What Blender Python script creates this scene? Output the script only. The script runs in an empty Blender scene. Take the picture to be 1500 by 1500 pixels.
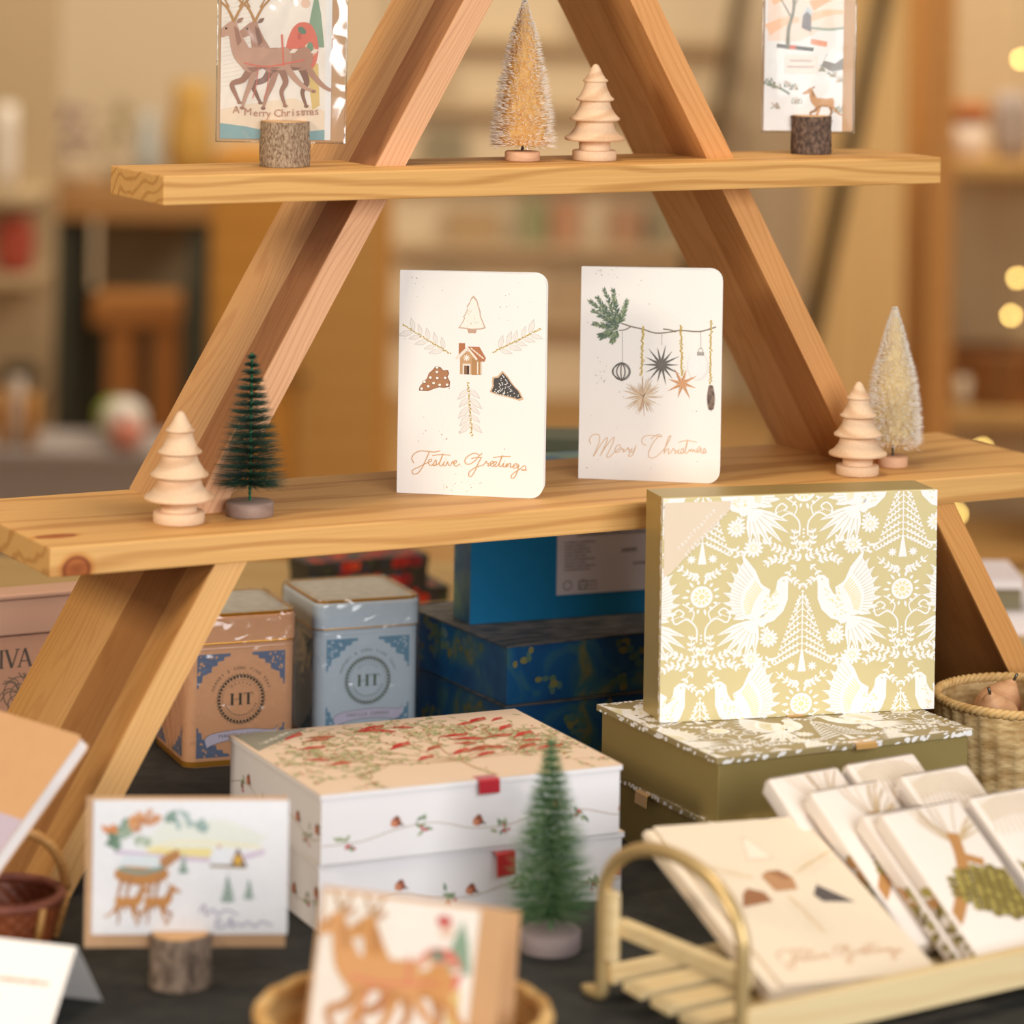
import bpy, bmesh, math, random
from mathutils import Vector, Matrix, Euler
from math import sin, cos, pi, radians
R = random.Random(7)
scn = bpy.context.scene
COL = scn.collection
MM = .001
T = -20.5          # table top in stand millimetres (z = 0 is a little above the table)
TABLE_H = .74
# ---------------------------------------------------------------- camera frame (stand mm)
F_, CXL, CZ, D_, YAW, ROLL, CY = 5003.44, -29.52, 603.285, 2305.6, .4915, .0157, -877.96
fw = Vector((sin(YAW), cos(YAW), 0)); rt = Vector((cos(YAW), -sin(YAW), 0)); up = Vector((0, 0, 1))
CAM = -D_ * fw + CXL * rt; CAM.z = CZ
r2 = rt * cos(ROLL) + up * sin(ROLL); u2 = -rt * sin(ROLL) + up * cos(ROLL)
def _ray(u, v): return fw + r2 * ((u - 750) / F_) - u2 * ((v - 750 - CY) / F_)
def az(u, v, z):
    d = _ray(u, v); return CAM + d * ((z - CAM.z) / d.z)
def ay(u, v, y):
    d = _ray(u, v); return CAM + d * ((y - CAM.y) / d.y)
def ad(u, v, k): return CAM + _ray(u, v) * k
def room(r, d, z):      # shop frame: r to the right, d away from the camera, z stand mm
    p = CAM + rt * r + fw * d; return Vector((p.x, p.y, z))
def Wp(p): return Vector((p[0] * MM, p[1] * MM, (p[2] - T) * MM + TABLE_H))
FLOOR = T - TABLE_H * 1000
# ---------------------------------------------------------------- materials
def lin(c):
    if isinstance(c, str): c = [int(c[i:i + 2], 16) for i in (1, 3, 5)]
    o = []
    for x in c:
        x = x / 255.; o.append(x / 12.92 if x <= .04045 else ((x + .055) / 1.055) ** 2.4)
    return (o[0], o[1], o[2], 1)
def node_mat(name):
    m = bpy.data.materials.new(name); m.use_nodes = True
    nt = m.node_tree; b = nt.nodes['Principled BSDF']; return m, nt, b
def pm(name, col, rough=.6, metal=0., spec=.3, var=.06, scale=40., bump=0., bscale=300., sheen=0., coat=0., emit=None, estr=0.):
    m, nt, b = node_mat(name); N, L = nt.nodes, nt.links
    tc = N.new('ShaderNodeTexCoord'); no = N.new('ShaderNodeTexNoise'); no.inputs['Scale'].default_value = scale; no.inputs['Detail'].default_value = 4
    L.new(tc.outputs['Object'], no.inputs['Vector'])
    hsv = N.new('ShaderNodeHueSaturation'); hsv.inputs['Color'].default_value = lin(col)
    mr = N.new('ShaderNodeMapRange'); mr.inputs['To Min'].default_value = 1 - var; mr.inputs['To Max'].default_value = 1 + var
    L.new(no.outputs['Fac'], mr.inputs['Value']); L.new(mr.outputs['Result'], hsv.inputs['Value']); L.new(hsv.outputs['Color'], b.inputs['Base Color'])
    b.inputs['Roughness'].default_value = rough; b.inputs['Metallic'].default_value = metal; b.inputs['Specular IOR Level'].default_value = spec
    if coat: b.inputs['Coat Weight'].default_value = coat; b.inputs['Coat Roughness'].default_value = .1
    if sheen: b.inputs['Sheen Weight'].default_value = sheen
    if bump:
        n2 = N.new('ShaderNodeTexNoise'); n2.inputs['Scale'].default_value = bscale; L.new(tc.outputs['Object'], n2.inputs['Vector'])
        bp = N.new('ShaderNodeBump'); bp.inputs['Strength'].default_value = bump; bp.inputs['Distance'].default_value = .001
        L.new(n2.outputs['Fac'], bp.inputs['Height']); L.new(bp.outputs['Normal'], b.inputs['Normal'])
    if emit: b.inputs['Emission Color'].default_value = lin(emit); b.inputs['Emission Strength'].default_value = estr
    return m
def wood_mat(name, light, dark, heart=None, strips=None, gscale=1., lines=.45, knots=(), rough=.55, axis='Z', line_f=160., seed=0.):
    """grain along local X; optional heartwood strips: list of (local position in m across 'axis', colour) ; knots: (x,y,z,r,stretch)"""
    m, nt, b = node_mat(name); N, L = nt.nodes, nt.links
    tc = N.new('ShaderNodeTexCoord')
    off = N.new('ShaderNodeVectorMath'); off.operation = 'ADD'; off.inputs[1].default_value = (seed, seed * .37, seed * .11); L.new(tc.outputs['Object'], off.inputs[0])
    mp = N.new('ShaderNodeMapping'); mp.inputs['Scale'].default_value = (2.2 * gscale, 14 * gscale, 14 * gscale); L.new(off.outputs[0], mp.inputs['Vector'])
    n1 = N.new('ShaderNodeTexNoise'); n1.inputs['Scale'].default_value = 1.6; n1.inputs['Detail'].default_value = 2; L.new(mp.outputs[0], n1.inputs['Vector'])
    # growth rings : sin of distorted across-coordinate
    sep = N.new('ShaderNodeSeparateXYZ'); L.new(off.outputs[0], sep.inputs[0])
    a1 = N.new('ShaderNodeMath'); a1.operation = 'MULTIPLY_ADD'; L.new(sep.outputs['Y'], a1.inputs[0]); a1.inputs[1].default_value = .35; L.new(sep.outputs['Z'], a1.inputs[2])
    a2 = N.new('ShaderNodeMath'); a2.operation = 'MULTIPLY_ADD'; L.new(n1.outputs['Fac'], a2.inputs[0]); a2.inputs[1].default_value = .05; L.new(a1.outputs[0], a2.inputs[2])
    a3 = N.new('ShaderNodeMath'); a3.operation = 'MULTIPLY'; L.new(a2.outputs[0], a3.inputs[0]); a3.inputs[1].default_value = line_f * 6.283
    a4 = N.new('ShaderNodeMath'); a4.operation = 'SINE'; L.new(a3.outputs[0], a4.inputs[0])
    mr = N.new('ShaderNodeMapRange'); mr.inputs['From Min'].default_value = .15; mr.inputs['From Max'].default_value = 1.; mr.inputs['To Max'].default_value = lines; L.new(a4.outputs[0], mr.inputs['Value'])
    mp2 = N.new('ShaderNodeMapping'); mp2.inputs['Scale'].default_value = (12, 700, 700); L.new(off.outputs[0], mp2.inputs['Vector'])
    n2 = N.new('ShaderNodeTexNoise'); n2.inputs['Scale'].default_value = 1; n2.inputs['Detail'].default_value = 3; L.new(mp2.outputs[0], n2.inputs['Vector'])
    mr2 = N.new('ShaderNodeMapRange'); mr2.inputs['From Min'].default_value = .3; mr2.inputs['From Max'].default_value = .75; mr2.inputs['To Max'].default_value = .28; L.new(n2.outputs['Fac'], mr2.inputs['Value'])
    ad_ = N.new('ShaderNodeMath'); ad_.operation = 'ADD'; ad_.use_clamp = True; L.new(mr.outputs[0], ad_.inputs[0]); L.new(mr2.outputs[0], ad_.inputs[1])
    mx = N.new('ShaderNodeMix'); mx.data_type = 'RGBA'; mx.inputs[6].default_value = lin(light); mx.inputs[7].default_value = lin(dark); L.new(ad_.outputs[0], mx.inputs[0])
    out = mx.outputs[2]
    if strips:
        s2 = N.new('ShaderNodeSeparateXYZ'); L.new(tc.outputs['Object'], s2.inputs[0])
        cr = N.new('ShaderNodeValToRGB'); el = cr.color_ramp.elements
        lo, hi = strips[0], strips[1]
        mrs = N.new('ShaderNodeMapRange'); mrs.inputs['From Min'].default_value = lo; mrs.inputs['From Max'].default_value = hi; L.new(s2.outputs[axis], mrs.inputs['Value'])
        L.new(mrs.outputs[0], cr.inputs['Fac'])
        el[0].position = strips[2][0][0]; el[0].color = lin(strips[2][0][1]); el[1].position = strips[2][-1][0]; el[1].color = lin(strips[2][-1][1])
        for p, c in strips[2][1:-1]:
            e = el.new(p); e.color = lin(c)
        mm = N.new('ShaderNodeMix'); mm.data_type = 'RGBA'; mm.blend_type = 'MULTIPLY'; mm.inputs[0].default_value = 1; L.new(out, mm.inputs[6]); L.new(cr.outputs[0], mm.inputs[7]); out = mm.outputs[2]
    for (kx, ky, kz, kr, st) in knots:
        s = N.new('ShaderNodeVectorMath'); s.operation = 'SUBTRACT'; s.inputs[1].default_value = (kx, ky, kz); L.new(tc.outputs['Object'], s.inputs[0])
        s3 = N.new('ShaderNodeVectorMath'); s3.operation = 'MULTIPLY'; s3.inputs[1].default_value = (1 / st, 1, 1); L.new(s.outputs[0], s3.inputs[0])
        ln = N.new('ShaderNodeVectorMath'); ln.operation = 'LENGTH'; L.new(s3.outputs[0], ln.inputs[0])
        cr = N.new('ShaderNodeValToRGB'); el = cr.color_ramp.elements
        el[0].position = 0; el[0].color = (.45, .22, .16, 1); el[1].position = 1; el[1].color = (1, 1, 1, 1)
        for p, c in ((.45, (.62, .34, .24, 1)), (.62, (.33, .13, .09, 1)), (.78, (.9, .72, .55, 1))):
            e = el.new(p); e.color = c
        dv = N.new('ShaderNodeMath'); dv.operation = 'DIVIDE'; dv.inputs[1].default_value = kr; L.new(ln.outputs['Value'], dv.inputs[0]); L.new(dv.outputs[0], cr.inputs['Fac'])
        mm = N.new('ShaderNodeMix'); mm.data_type = 'RGBA'; mm.blend_type = 'MULTIPLY'; mm.inputs[0].default_value = 1; L.new(out, mm.inputs[6]); L.new(cr.outputs[0], mm.inputs[7]); out = mm.outputs[2]
    L.new(out, b.inputs['Base Color']); b.inputs['Roughness'].default_value = rough; b.inputs['Specular IOR Level'].default_value = .25
    bp = N.new('ShaderNodeBump'); bp.inputs['Strength'].default_value = .15; bp.inputs['Distance'].default_value = .0006; L.new(ad_.outputs[0], bp.inputs['Height']); L.new(bp.outputs[0], b.inputs['Normal'])
    return m
def two_tone(name, c1, c2, scale, lo=.42, hi=.58, rough=.6, detail=4, stretch=(1, 1, 1), metal=0., bump=.0, c3=None):
    m, nt, b = node_mat(name); N, L = nt.nodes, nt.links
    tc = N.new('ShaderNodeTexCoord'); mp = N.new('ShaderNodeMapping'); mp.inputs['Scale'].default_value = stretch; L.new(tc.outputs['Object'], mp.inputs[0])
    no = N.new('ShaderNodeTexNoise'); no.inputs['Scale'].default_value = scale; no.inputs['Detail'].default_value = detail; L.new(mp.outputs[0], no.inputs['Vector'])
    cr = N.new('ShaderNodeValToRGB'); el = cr.color_ramp.elements; el[0].position = lo; el[0].color = lin(c1); el[1].position = hi; el[1].color = lin(c2)
    if c3: e = el.new(min(.95, hi + .12)); e.color = lin(c3)
    L.new(no.outputs['Fac'], cr.inputs[0]); L.new(cr.outputs[0], b.inputs['Base Color']); b.inputs['Roughness'].default_value = rough; b.inputs['Metallic'].default_value = metal
    if bump:
        bp = N.new('ShaderNodeBump'); bp.inputs['Strength'].default_value = bump; bp.inputs['Distance'].default_value = .002; L.new(no.outputs['Fac'], bp.inputs['Height']); L.new(bp.outputs[0], b.inputs['Normal'])
    return m
def film_mat(name, glossy=.16, wr=60., strength=.5, tint='#ffffff'):
    m = bpy.data.materials.new(name); m.use_nodes = True; nt = m.node_tree; N, L = nt.nodes, nt.links; N.clear()
    o = N.new('ShaderNodeOutputMaterial'); mix = N.new('ShaderNodeMixShader'); tr = N.new('ShaderNodeBsdfTransparent'); tr.inputs[0].default_value = lin(tint)
    gl = N.new('ShaderNodeBsdfGlossy'); gl.inputs['Roughness'].default_value = .12
    tc = N.new('ShaderNodeTexCoord'); no = N.new('ShaderNodeTexNoise'); no.inputs['Scale'].default_value = wr; no.inputs['Detail'].default_value = 1; no.inputs['Distortion'].default_value = .6; L.new(tc.outputs['Object'], no.inputs[0])
    bp = N.new('ShaderNodeBump'); bp.inputs['Strength'].default_value = strength; bp.inputs['Distance'].default_value = .004; L.new(no.outputs['Fac'], bp.inputs['Height']); L.new(bp.outputs[0], gl.inputs['Normal'])
    lw = N.new('ShaderNodeLayerWeight'); lw.inputs['Blend'].default_value = .25; L.new(bp.outputs[0], lw.inputs['Normal'])
    mt = N.new('ShaderNodeMath'); mt.operation = 'MULTIPLY_ADD'; L.new(lw.outputs['Fresnel'], mt.inputs[0]); mt.inputs[1].default_value = .5; mt.inputs[2].default_value = glossy; mt.use_clamp = True
    L.new(mt.outputs[0], mix.inputs[0]); L.new(tr.outputs[0], mix.inputs[1]); L.new(gl.outputs[0], mix.inputs[2]); L.new(mix.outputs[0], o.inputs[0])
    return m
def fibre(name, col, tr=.5):
    m = pm(name, col, .55, var=.05, spec=.2); nt = m.node_tree; N, L = nt.nodes, nt.links; b = N['Principled BSDF']; o = N['Material Output']
    t = N.new('ShaderNodeBsdfTranslucent'); t.inputs[0].default_value = lin(col); mx = N.new('ShaderNodeMixShader'); mx.inputs[0].default_value = tr
    L.new(b.outputs[0], mx.inputs[1]); L.new(t.outputs[0], mx.inputs[2]); L.new(mx.outputs[0], o.inputs[0]); return m
M = {}
def mat(k, *a, **kw):
    if k not in M: M[k] = pm(k, *a, **kw)
    return M[k]
_ink = {}
def ink(c, rough=.55, metal=0.):
    k = (c, rough, metal)
    if k not in _ink: _ink[k] = pm('ink_' + c[1:], c, rough=rough, metal=metal, var=.05, scale=200, spec=.3)
    return _ink[k]
# ---------------------------------------------------------------- mesh builder (local mm)
class MB:
    def __init__(s): s.v = []; s.f = []; s.mi = []; s.sm = []; s.mats = []; s.X = Matrix.Identity(4)
    def m(s, mt):
        if mt not in s.mats: s.mats.append(mt)
        return s.mats.index(mt)
    def add(s, vs, fs, mt, smooth=False):
        k = len(s.v); i = s.m(mt); s.v += [s.X @ Vector(p) for p in vs]
        for f in fs: s.f.append([a + k for a in f]); s.mi.append(i); s.sm.append(smooth)
    def box(s, x0, x1, y0, y1, z0, z1, mt, bev=0., seg=2):
        if bev <= 0:
            vs = [(x, y, z) for z in (z0, z1) for y in (y0, y1) for x in (x0, x1)]
            s.add(vs, [(0, 2, 3, 1), (4, 5, 7, 6), (0, 1, 5, 4), (2, 6, 7, 3), (0, 4, 6, 2), (1, 3, 7, 5)], mt); return
        bm = bmesh.new(); bmesh.ops.create_cube(bm, size=1)
        for v in bm.verts: v.co = Vector(((x0 + x1) / 2 + v.co.x * (x1 - x0), (y0 + y1) / 2 + v.co.y * (y1 - y0), (z0 + z1) / 2 + v.co.z * (z1 - z0)))
        bmesh.ops.bevel(bm, geom=bm.edges[:], offset=bev, segments=seg, profile=.6, affect='EDGES')
        s.bm(bm, mt, seg > 2)
    def bm(s, bm, mt, smooth=False):
        bm.verts.index_update(); s.add([v.co.copy() for v in bm.verts], [[v.index for v in f.verts] for f in bm.faces], mt, smooth); bm.free()
    def prism(s, poly, h0, h1, mt, ax='z', smooth=False):
        n = len(poly)
        def P(p, h): return {'z': (p[0], p[1], h), 'y': (p[0], h, p[1]), 'x': (h, p[0], p[1])}[ax]
        s.add([P(p, h0) for p in poly] + [P(p, h1) for p in poly], [list(range(n))[::-1], list(range(n, 2 * n))] + [(i, (i + 1) % n, n + (i + 1) % n, n + i) for i in range(n)], mt, smooth)
    def lathe(s, prof, mt, n=48, fn=None, smooth=True, cap=True):
        vs = []; fs = []; k = len(prof)
        for i in range(n):
            a = 2 * pi * i / n
            for j, (r, z) in enumerate(prof):
                if fn: r, z = fn(r, z, a, j)
                vs.append((r * cos(a), r * sin(a), z))
        for i in range(n):
            for j in range(k - 1):
                a, b = i * k + j, ((i + 1) % n) * k + j; fs.append((a, b, b + 1, a + 1))
        if cap:
            if prof[0][0] > .01: fs.append([i * k for i in range(n)][::-1])
            if prof[-1][0] > .01: fs.append([i * k + k - 1 for i in range(n)])
        s.add(vs, fs, mt, smooth)
    def tube(s, pts, r, mt, n=8, closed=False, smooth=True):
        pts = [Vector(p) for p in pts]; k = len(pts); vs = []; fs = []; rr = r if isinstance(r, (list, tuple)) else [r] * k
        t0 = None
        for i, p in enumerate(pts):
            if closed: t = pts[(i + 1) % k] - pts[i - 1]
            else: t = pts[min(i + 1, k - 1)] - pts[max(i - 1, 0)]
            t.normalize()
            if t0 is None:
                a = t.orthogonal().normalized()
            else:
                a = (a - t * a.dot(t)).normalized()
            t0 = t; b = t.cross(a)
            for j in range(n): q = 2 * pi * j / n; vs.append(p + (a * cos(q) + b * sin(q)) * rr[i])
        for i in range(k if closed else k - 1):
            for j in range(n): i2 = (i + 1) % k; fs.append((i * n + j, i * n + (j + 1) % n, i2 * n + (j + 1) % n, i2 * n + j))
        if not closed: fs += [list(range(n))[::-1], [(k - 1) * n + j for j in range(n)]]
        s.add(vs, fs, mt, smooth)
    def ball(s, c, r, mt, n=16, sc=(1, 1, 1)):
        bm = bmesh.new(); bmesh.ops.create_uvsphere(bm, u_segments=n, v_segments=max(6, n // 2), radius=r)
        for v in bm.verts: v.co = Vector((v.co.x * sc[0], v.co.y * sc[1], v.co.z * sc[2])) + Vector(c)
        s.bm(bm, mt, True)
    def build(s, name, parent=None, loc=None, rz=0., frame=None):
        me = bpy.data.meshes.new(name); V = s.v
        if frame is not None:
            inv = frame.inverted(); V = [inv @ p for p in V]
        me.from_pydata([p * MM for p in V], [], s.f)
        for mt in s.mats: me.materials.append(mt)
        me.polygons.foreach_set('material_index', s.mi); me.polygons.foreach_set('use_smooth', s.sm); me.update()
        o = bpy.data.objects.new(name, me); COL.objects.link(o)
        if parent: o.parent = parent
        if frame is not None:
            f2 = frame.copy(); f2.translation = f2.translation * MM; o.matrix_local = f2
        elif loc is not None: o.location = loc; o.rotation_euler = (0, 0, rz)
        return o
def tag(o, label=None, cat=None, group=None, kind=None):
    for k, v in (('label', label), ('category', cat), ('group', group), ('kind', kind)):
        if v: o[k] = v
    return o
def thing(name, label, cat, p, rz=0., group=None, rot=None):
    o = bpy.data.objects.new(name, None); o.empty_display_size = .02; COL.objects.link(o)
    o.location = Wp(p); o.rotation_euler = rot if rot is not None else (0, 0, rz); return tag(o, label, cat, group)
def copy_tree(o, parent=None, top=True):
    c = o.copy(); COL.objects.link(c)
    if parent: c.parent = parent; c.matrix_parent_inverse = o.matrix_parent_inverse.copy()
    for ch in list(o.children): copy_tree(ch, c, False)
    return c
def crom(pts, n=6, closed=False):
    P = [Vector((p[0], p[1], p[2] if len(p) > 2 else 0)) for p in pts]; out = []; k = len(P)
    for i in range(k if closed else k - 1):
        p0 = P[i - 1] if (closed or i > 0) else P[0]; p1 = P[i]; p2 = P[(i + 1) % k]; p3 = P[(i + 2) % k] if (closed or i + 2 < k) else P[-1]
        for j in range(n):
            t = j / n; out.append(.5 * ((2 * p1) + (p2 - p0) * t + (2 * p0 - 5 * p1 + 4 * p2 - p3) * t * t + (3 * p1 - p0 - 3 * p2 + p3) * t ** 3))
    if not closed: out.append(P[-1])
    return out
# ---------------------------------------------------------------- flat printing
class Draw:
    """flat ink shapes in a 2D frame (u right, v up, mm); emitted as thin faces lying on a surface"""
    def __init__(s, fn=None): s.it = []; s.S = [(1, 0, 0, 1, 0, 0)]; s.fn = fn
    def push(s, sx=1, sy=None, tx=0, ty=0, rot=0):
        sy = sx if sy is None else sy; a, b, c, d, e, f = s.S[-1]; cr, sr = cos(rot), sin(rot)
        A, B, C, D = sx * cr, -sy * sr, sx * sr, sy * cr
        s.S.append((a * A + b * C, a * B + b * D, c * A + d * C, c * B + d * D, a * tx + b * ty + e, c * tx + d * ty + f))
    def pop(s): s.S.pop()
    def t(s, p):
        a, b, c, d, e, f = s.S[-1]; q = (a * p[0] + b * p[1] + e, c * p[0] + d * p[1] + f)
        return s.fn(q) if s.fn else q
    def poly(s, pts, m, l=0): s.it.append(([s.t(p) for p in pts], m, l))
    def rect(s, x0, y0, x1, y1, m, l=0): s.poly([(x0, y0), (x1, y0), (x1, y1), (x0, y1)], m, l)
    def ell(s, x, y, rx, ry, m, l=0, n=14, rot=0): s.poly([(x + rx * cos(q) * cos(rot) - ry * sin(q) * sin(rot), y + rx * cos(q) * sin(rot) + ry * sin(q) * cos(rot)) for q in [2 * pi * i / n for i in range(n)]], m, l)
    def ring(s, x, y, r, w, m, l=0, n=28): s.stroke([(x + r * cos(2 * pi * i / n), y + r * sin(2 * pi * i / n)) for i in range(n + 1)], w, m, l, sm=0)
    def stroke(s, pts, w, m, l=0, sm=5, taper=0):
        P = [Vector((p[0], p[1])) for p in (crom(pts, sm) if sm and len(pts) > 2 else pts)]
        L = []; Rr = []; k = len(P)
        for i, p in enumerate(P):
            d = P[min(i + 1, k - 1)] - P[max(i - 1, 0)]
            if d.length < 1e-9: d = Vector((1, 0))
            d.normalize(); nn = Vector((-d.y, d.x)); ww = w / 2 * (1 - taper * i / max(1, k - 1)); L.append(p + nn * ww); Rr.append(p - nn * ww)
        for i in range(k - 1): s.poly([L[i], L[i + 1], Rr[i + 1], Rr[i]], m, l)
    def leaf(s, x, y, a, L, w, m, l=0):
        s.poly([(x + L * t * cos(a) - w * q * sin(a), y + L * t * sin(a) + w * q * cos(a)) for t, q in ((0, 0), (.25, -.38), (.55, -.5), (.85, -.2), (1, 0), (.85, .2), (.55, .5), (.25, .38))], m, l)
    def text(s, txt, x, y, size, m, l=0, align='CENTER', rot=0, sp=1., sx=1.):
        cu = bpy.data.curves.new('t', 'FONT'); cu.body = txt; cu.size = size; cu.align_x = align; cu.align_y = 'CENTER'; cu.space_character = sp; cu.resolution_u = 2
        ob = bpy.data.objects.new('t', cu); me = ob.to_mesh()
        c, q = cos(rot), sin(rot)
        V = [(v.co.x * sx, v.co.y) for v in me.vertices]
        for p in me.polygons: s.poly([(x + V[i][0] * c - V[i][1] * q, y + V[i][0] * q + V[i][1] * c) for i in p.vertices], m, l)
        ob.to_mesh_clear(); bpy.data.objects.remove(ob); bpy.data.curves.remove(cu)
    def emit(s, mb, org, ux, uy, clip=None, h=.12, dl=.05, flip=False):
        ux = Vector(ux); uy = Vector(uy); n = ux.cross(uy).normalized(); org = Vector(org)
        for i, (pts, m, l) in enumerate(sorted(s.it, key=lambda q: q[2])):
            if clip: pts = clip_poly(pts, *clip)
            if len(pts) < 3: continue
            ar = sum(pts[i - 1][0] * pts[i][1] - pts[i][0] * pts[i - 1][1] for i in range(len(pts)))
            if abs(ar) < 1e-5: continue
            if ar < 0: pts = pts[::-1]
            mb.add([org + ux * p[0] + uy * p[1] + n * (h + .05 * l + (i % 31) * .0014) for p in pts], [list(range(len(pts)))], m)
def clip_poly(P, x0, y0, x1, y1):
    def cut(P, ins, inter):
        o = []
        for i in range(len(P)):
            a, b = P[i - 1], P[i]; ia, ib = ins(a), ins(b)
            if ib:
                if not ia: o.append(inter(a, b))
                o.append(b)
            elif ia: o.append(inter(a, b))
        return o
    def ix(c): return lambda a, b: (c, a[1] + (b[1] - a[1]) * (c - a[0]) / (b[0] - a[0]))
    def iy(c): return lambda a, b: (a[0] + (b[0] - a[0]) * (c - a[1]) / (b[1] - a[1]), c)
    for ins, it in ((lambda p: p[0] >= x0, ix(x0)), (lambda p: p[0] <= x1, ix(x1)), (lambda p: p[1] >= y0, iy(y0)), (lambda p: p[1] <= y1, iy(y1))):
        if len(P) < 3: return []
        P = cut(P, ins, it)
    return P
def rrect(x0, y0, x1, y1, rs, n=6):
    """rounded rectangle, rs = radii (bl, br, tr, tl)"""
    o = []
    for (cx, cy, r, a0) in ((x0 + rs[0], y0 + rs[0], rs[0], pi), (x1 - rs[1], y0 + rs[1], rs[1], 1.5 * pi), (x1 - rs[2], y1 - rs[2], rs[2], 0), (x0 + rs[3], y1 - rs[3], rs[3], .5 * pi)):
        if r < .01: o.append((cx, cy)); continue
        for i in range(n + 1): a = a0 + .5 * pi * i / n; o.append((cx + r * cos(a), cy + r * sin(a)))
    return o
# ================================================================ display stand
FR = lambda x, y, z, X=(1, 0, 0), Y=(0, 1, 0), Z=(0, 0, 1): Matrix(((X[0], Y[0], Z[0], x), (X[1], Y[1], Z[1], y), (X[2], Y[2], Z[2], z), (0, 0, 0, 1)))
stand = thing('display_stand', 'triangular pine display stand with two plank shelves standing on the dark table', 'display stand', (49, 92, T))
OFF = Vector((49, 92, T))
def stand_part(name, mb, fr): fr = fr.copy(); fr.translation -= OFF; mb.X = Matrix.Identity(4); mb.v = [p - OFF for p in mb.v]; return mb.build(name, stand, frame=fr)
H1, H2 = '#f2bd7c', '#c98d4c'
w_top = wood_mat('pine_top_shelf', '#e0ad68', '#ad7434', lines=.5, line_f=85, seed=.3)
w_mid = wood_mat('pine_middle_shelf', '#e2b06c', '#b2763a', lines=.5, line_f=60, seed=1.7, knots=((-.347 + .01, .036, .0195, .009, 2.2), (-.3365, 0., .004, .0125, 1.1)))
mb = MB(); mb.box(-265.7, 347.5, 38.9, 132.6, 409.8, 429.06, w_top, 1.2); stand_part('shelf', mb, FR(0, 38.9, 409.8))
mb = MB(); mb.box(-354.3, 451.6, 0, 182.4, 182.1, 201.1, w_mid, 1.4); stand_part('shelf', mb, FR(0, 0, 182.1))
lt = '#ffffff'
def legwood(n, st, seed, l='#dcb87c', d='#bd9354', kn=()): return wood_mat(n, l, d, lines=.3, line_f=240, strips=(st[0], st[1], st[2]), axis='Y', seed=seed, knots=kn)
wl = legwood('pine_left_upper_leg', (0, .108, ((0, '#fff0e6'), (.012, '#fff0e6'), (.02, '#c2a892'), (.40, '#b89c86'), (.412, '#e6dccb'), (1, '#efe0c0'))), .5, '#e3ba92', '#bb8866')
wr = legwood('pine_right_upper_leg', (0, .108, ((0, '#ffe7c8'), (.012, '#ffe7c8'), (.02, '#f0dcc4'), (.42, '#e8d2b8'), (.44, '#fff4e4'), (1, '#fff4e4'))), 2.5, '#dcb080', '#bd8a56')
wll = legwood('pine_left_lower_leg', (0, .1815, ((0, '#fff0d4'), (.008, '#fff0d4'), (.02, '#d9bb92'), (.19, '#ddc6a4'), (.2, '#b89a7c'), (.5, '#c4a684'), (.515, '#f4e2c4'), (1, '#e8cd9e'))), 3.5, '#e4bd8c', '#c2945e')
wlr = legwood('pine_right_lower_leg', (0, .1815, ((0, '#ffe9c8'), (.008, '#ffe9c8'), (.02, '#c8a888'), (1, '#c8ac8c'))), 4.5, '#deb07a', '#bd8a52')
def leg(poly, y0, y1, mt, side, s, base):
    mb = MB(); mb.prism(poly if side < 0 else poly[::-1], y0, y1, mt, 'y')
    n = math.hypot(s, 1); X = Vector((-side * s / n, 0, 1 / n)); Y = Vector((0, 1, 0)); Z = X.cross(Y)
    stand_part('leg', mb, FR(base, y0, poly[0][1], X, Y, Z))
s, xc, hu, wl_, y0, y1 = .5801, 47.64, 253.01, 22.36, 74.5, 184.5
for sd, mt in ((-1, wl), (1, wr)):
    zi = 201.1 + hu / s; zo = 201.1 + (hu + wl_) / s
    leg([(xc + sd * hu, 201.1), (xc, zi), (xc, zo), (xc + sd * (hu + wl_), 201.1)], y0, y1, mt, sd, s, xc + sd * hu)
s, xc, hl, wl2, y0, y1 = .5817, 48.56, 255.68, 22.34, 2.5, 183.8
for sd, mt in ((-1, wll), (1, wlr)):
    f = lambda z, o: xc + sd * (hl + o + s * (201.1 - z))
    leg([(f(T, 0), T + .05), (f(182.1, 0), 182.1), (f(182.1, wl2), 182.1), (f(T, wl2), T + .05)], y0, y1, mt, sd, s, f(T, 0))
SM, ST = 201.2, 429.15
# ================================================================ turned wooden trees
w_tree = wood_mat('beech_turned', '#e8c8a6', '#cda27c', lines=.6, line_f=62, gscale=.6, rough=.6)
def tree_prof(h):
    k = h / 442.; P = [(0, 442), (6, 441), (13, 436), (20, 426), (34, 397), (47, 376), (57, 369), (59, 365), (57, 361), (50, 359), (50, 352), (56, 330), (70, 300), (82, 287), (85.5, 285.5), (87, 282), (87, 278), (85, 274.5), (80, 273), (68, 270), (70, 262), (78, 240), (96, 212), (110, 198), (113.5, 196), (115, 192), (115, 188), (113, 184), (106, 182.5), (84, 178), (86, 168), (94, 145), (115, 120), (134, 108), (137.5, 106), (139, 101), (138.5, 96), (136, 92), (128, 90), (74, 86), (72, 82), (71, 50), (74, 47), (98, 46), (102, 42), (102, 3), (99, 0)]
    return [(r * k, z * k) for r, z in P][::-1]
def wood_tree(px, py, z, h, label):
    p = az(px, py, z); t = thing('wooden_tree', label, 'tree figurine', (p.x, p.y, z), R.random() * 6, 'turned wooden trees on the stand')
    k = h / 442.; pr = tree_prof(h)
    i = max(j for j, q in enumerate(pr) if q[1] <= 47 * k)
    mb = MB(); mb.lathe(pr[:i + 1], w_tree); mb.build('base', t)
    mb = MB(); mb.lathe(pr[i:], w_tree, cap=False); mb.build('tree_body', t)
wood_tree(262, 765, SM, 73, 'pale turned wooden tree beside the dark green bottle brush tree on the middle shelf')
wood_tree(870.5, 234.3, ST, 68, 'pale turned wooden tree on the top shelf beside the frosted cream brush tree')
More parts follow.
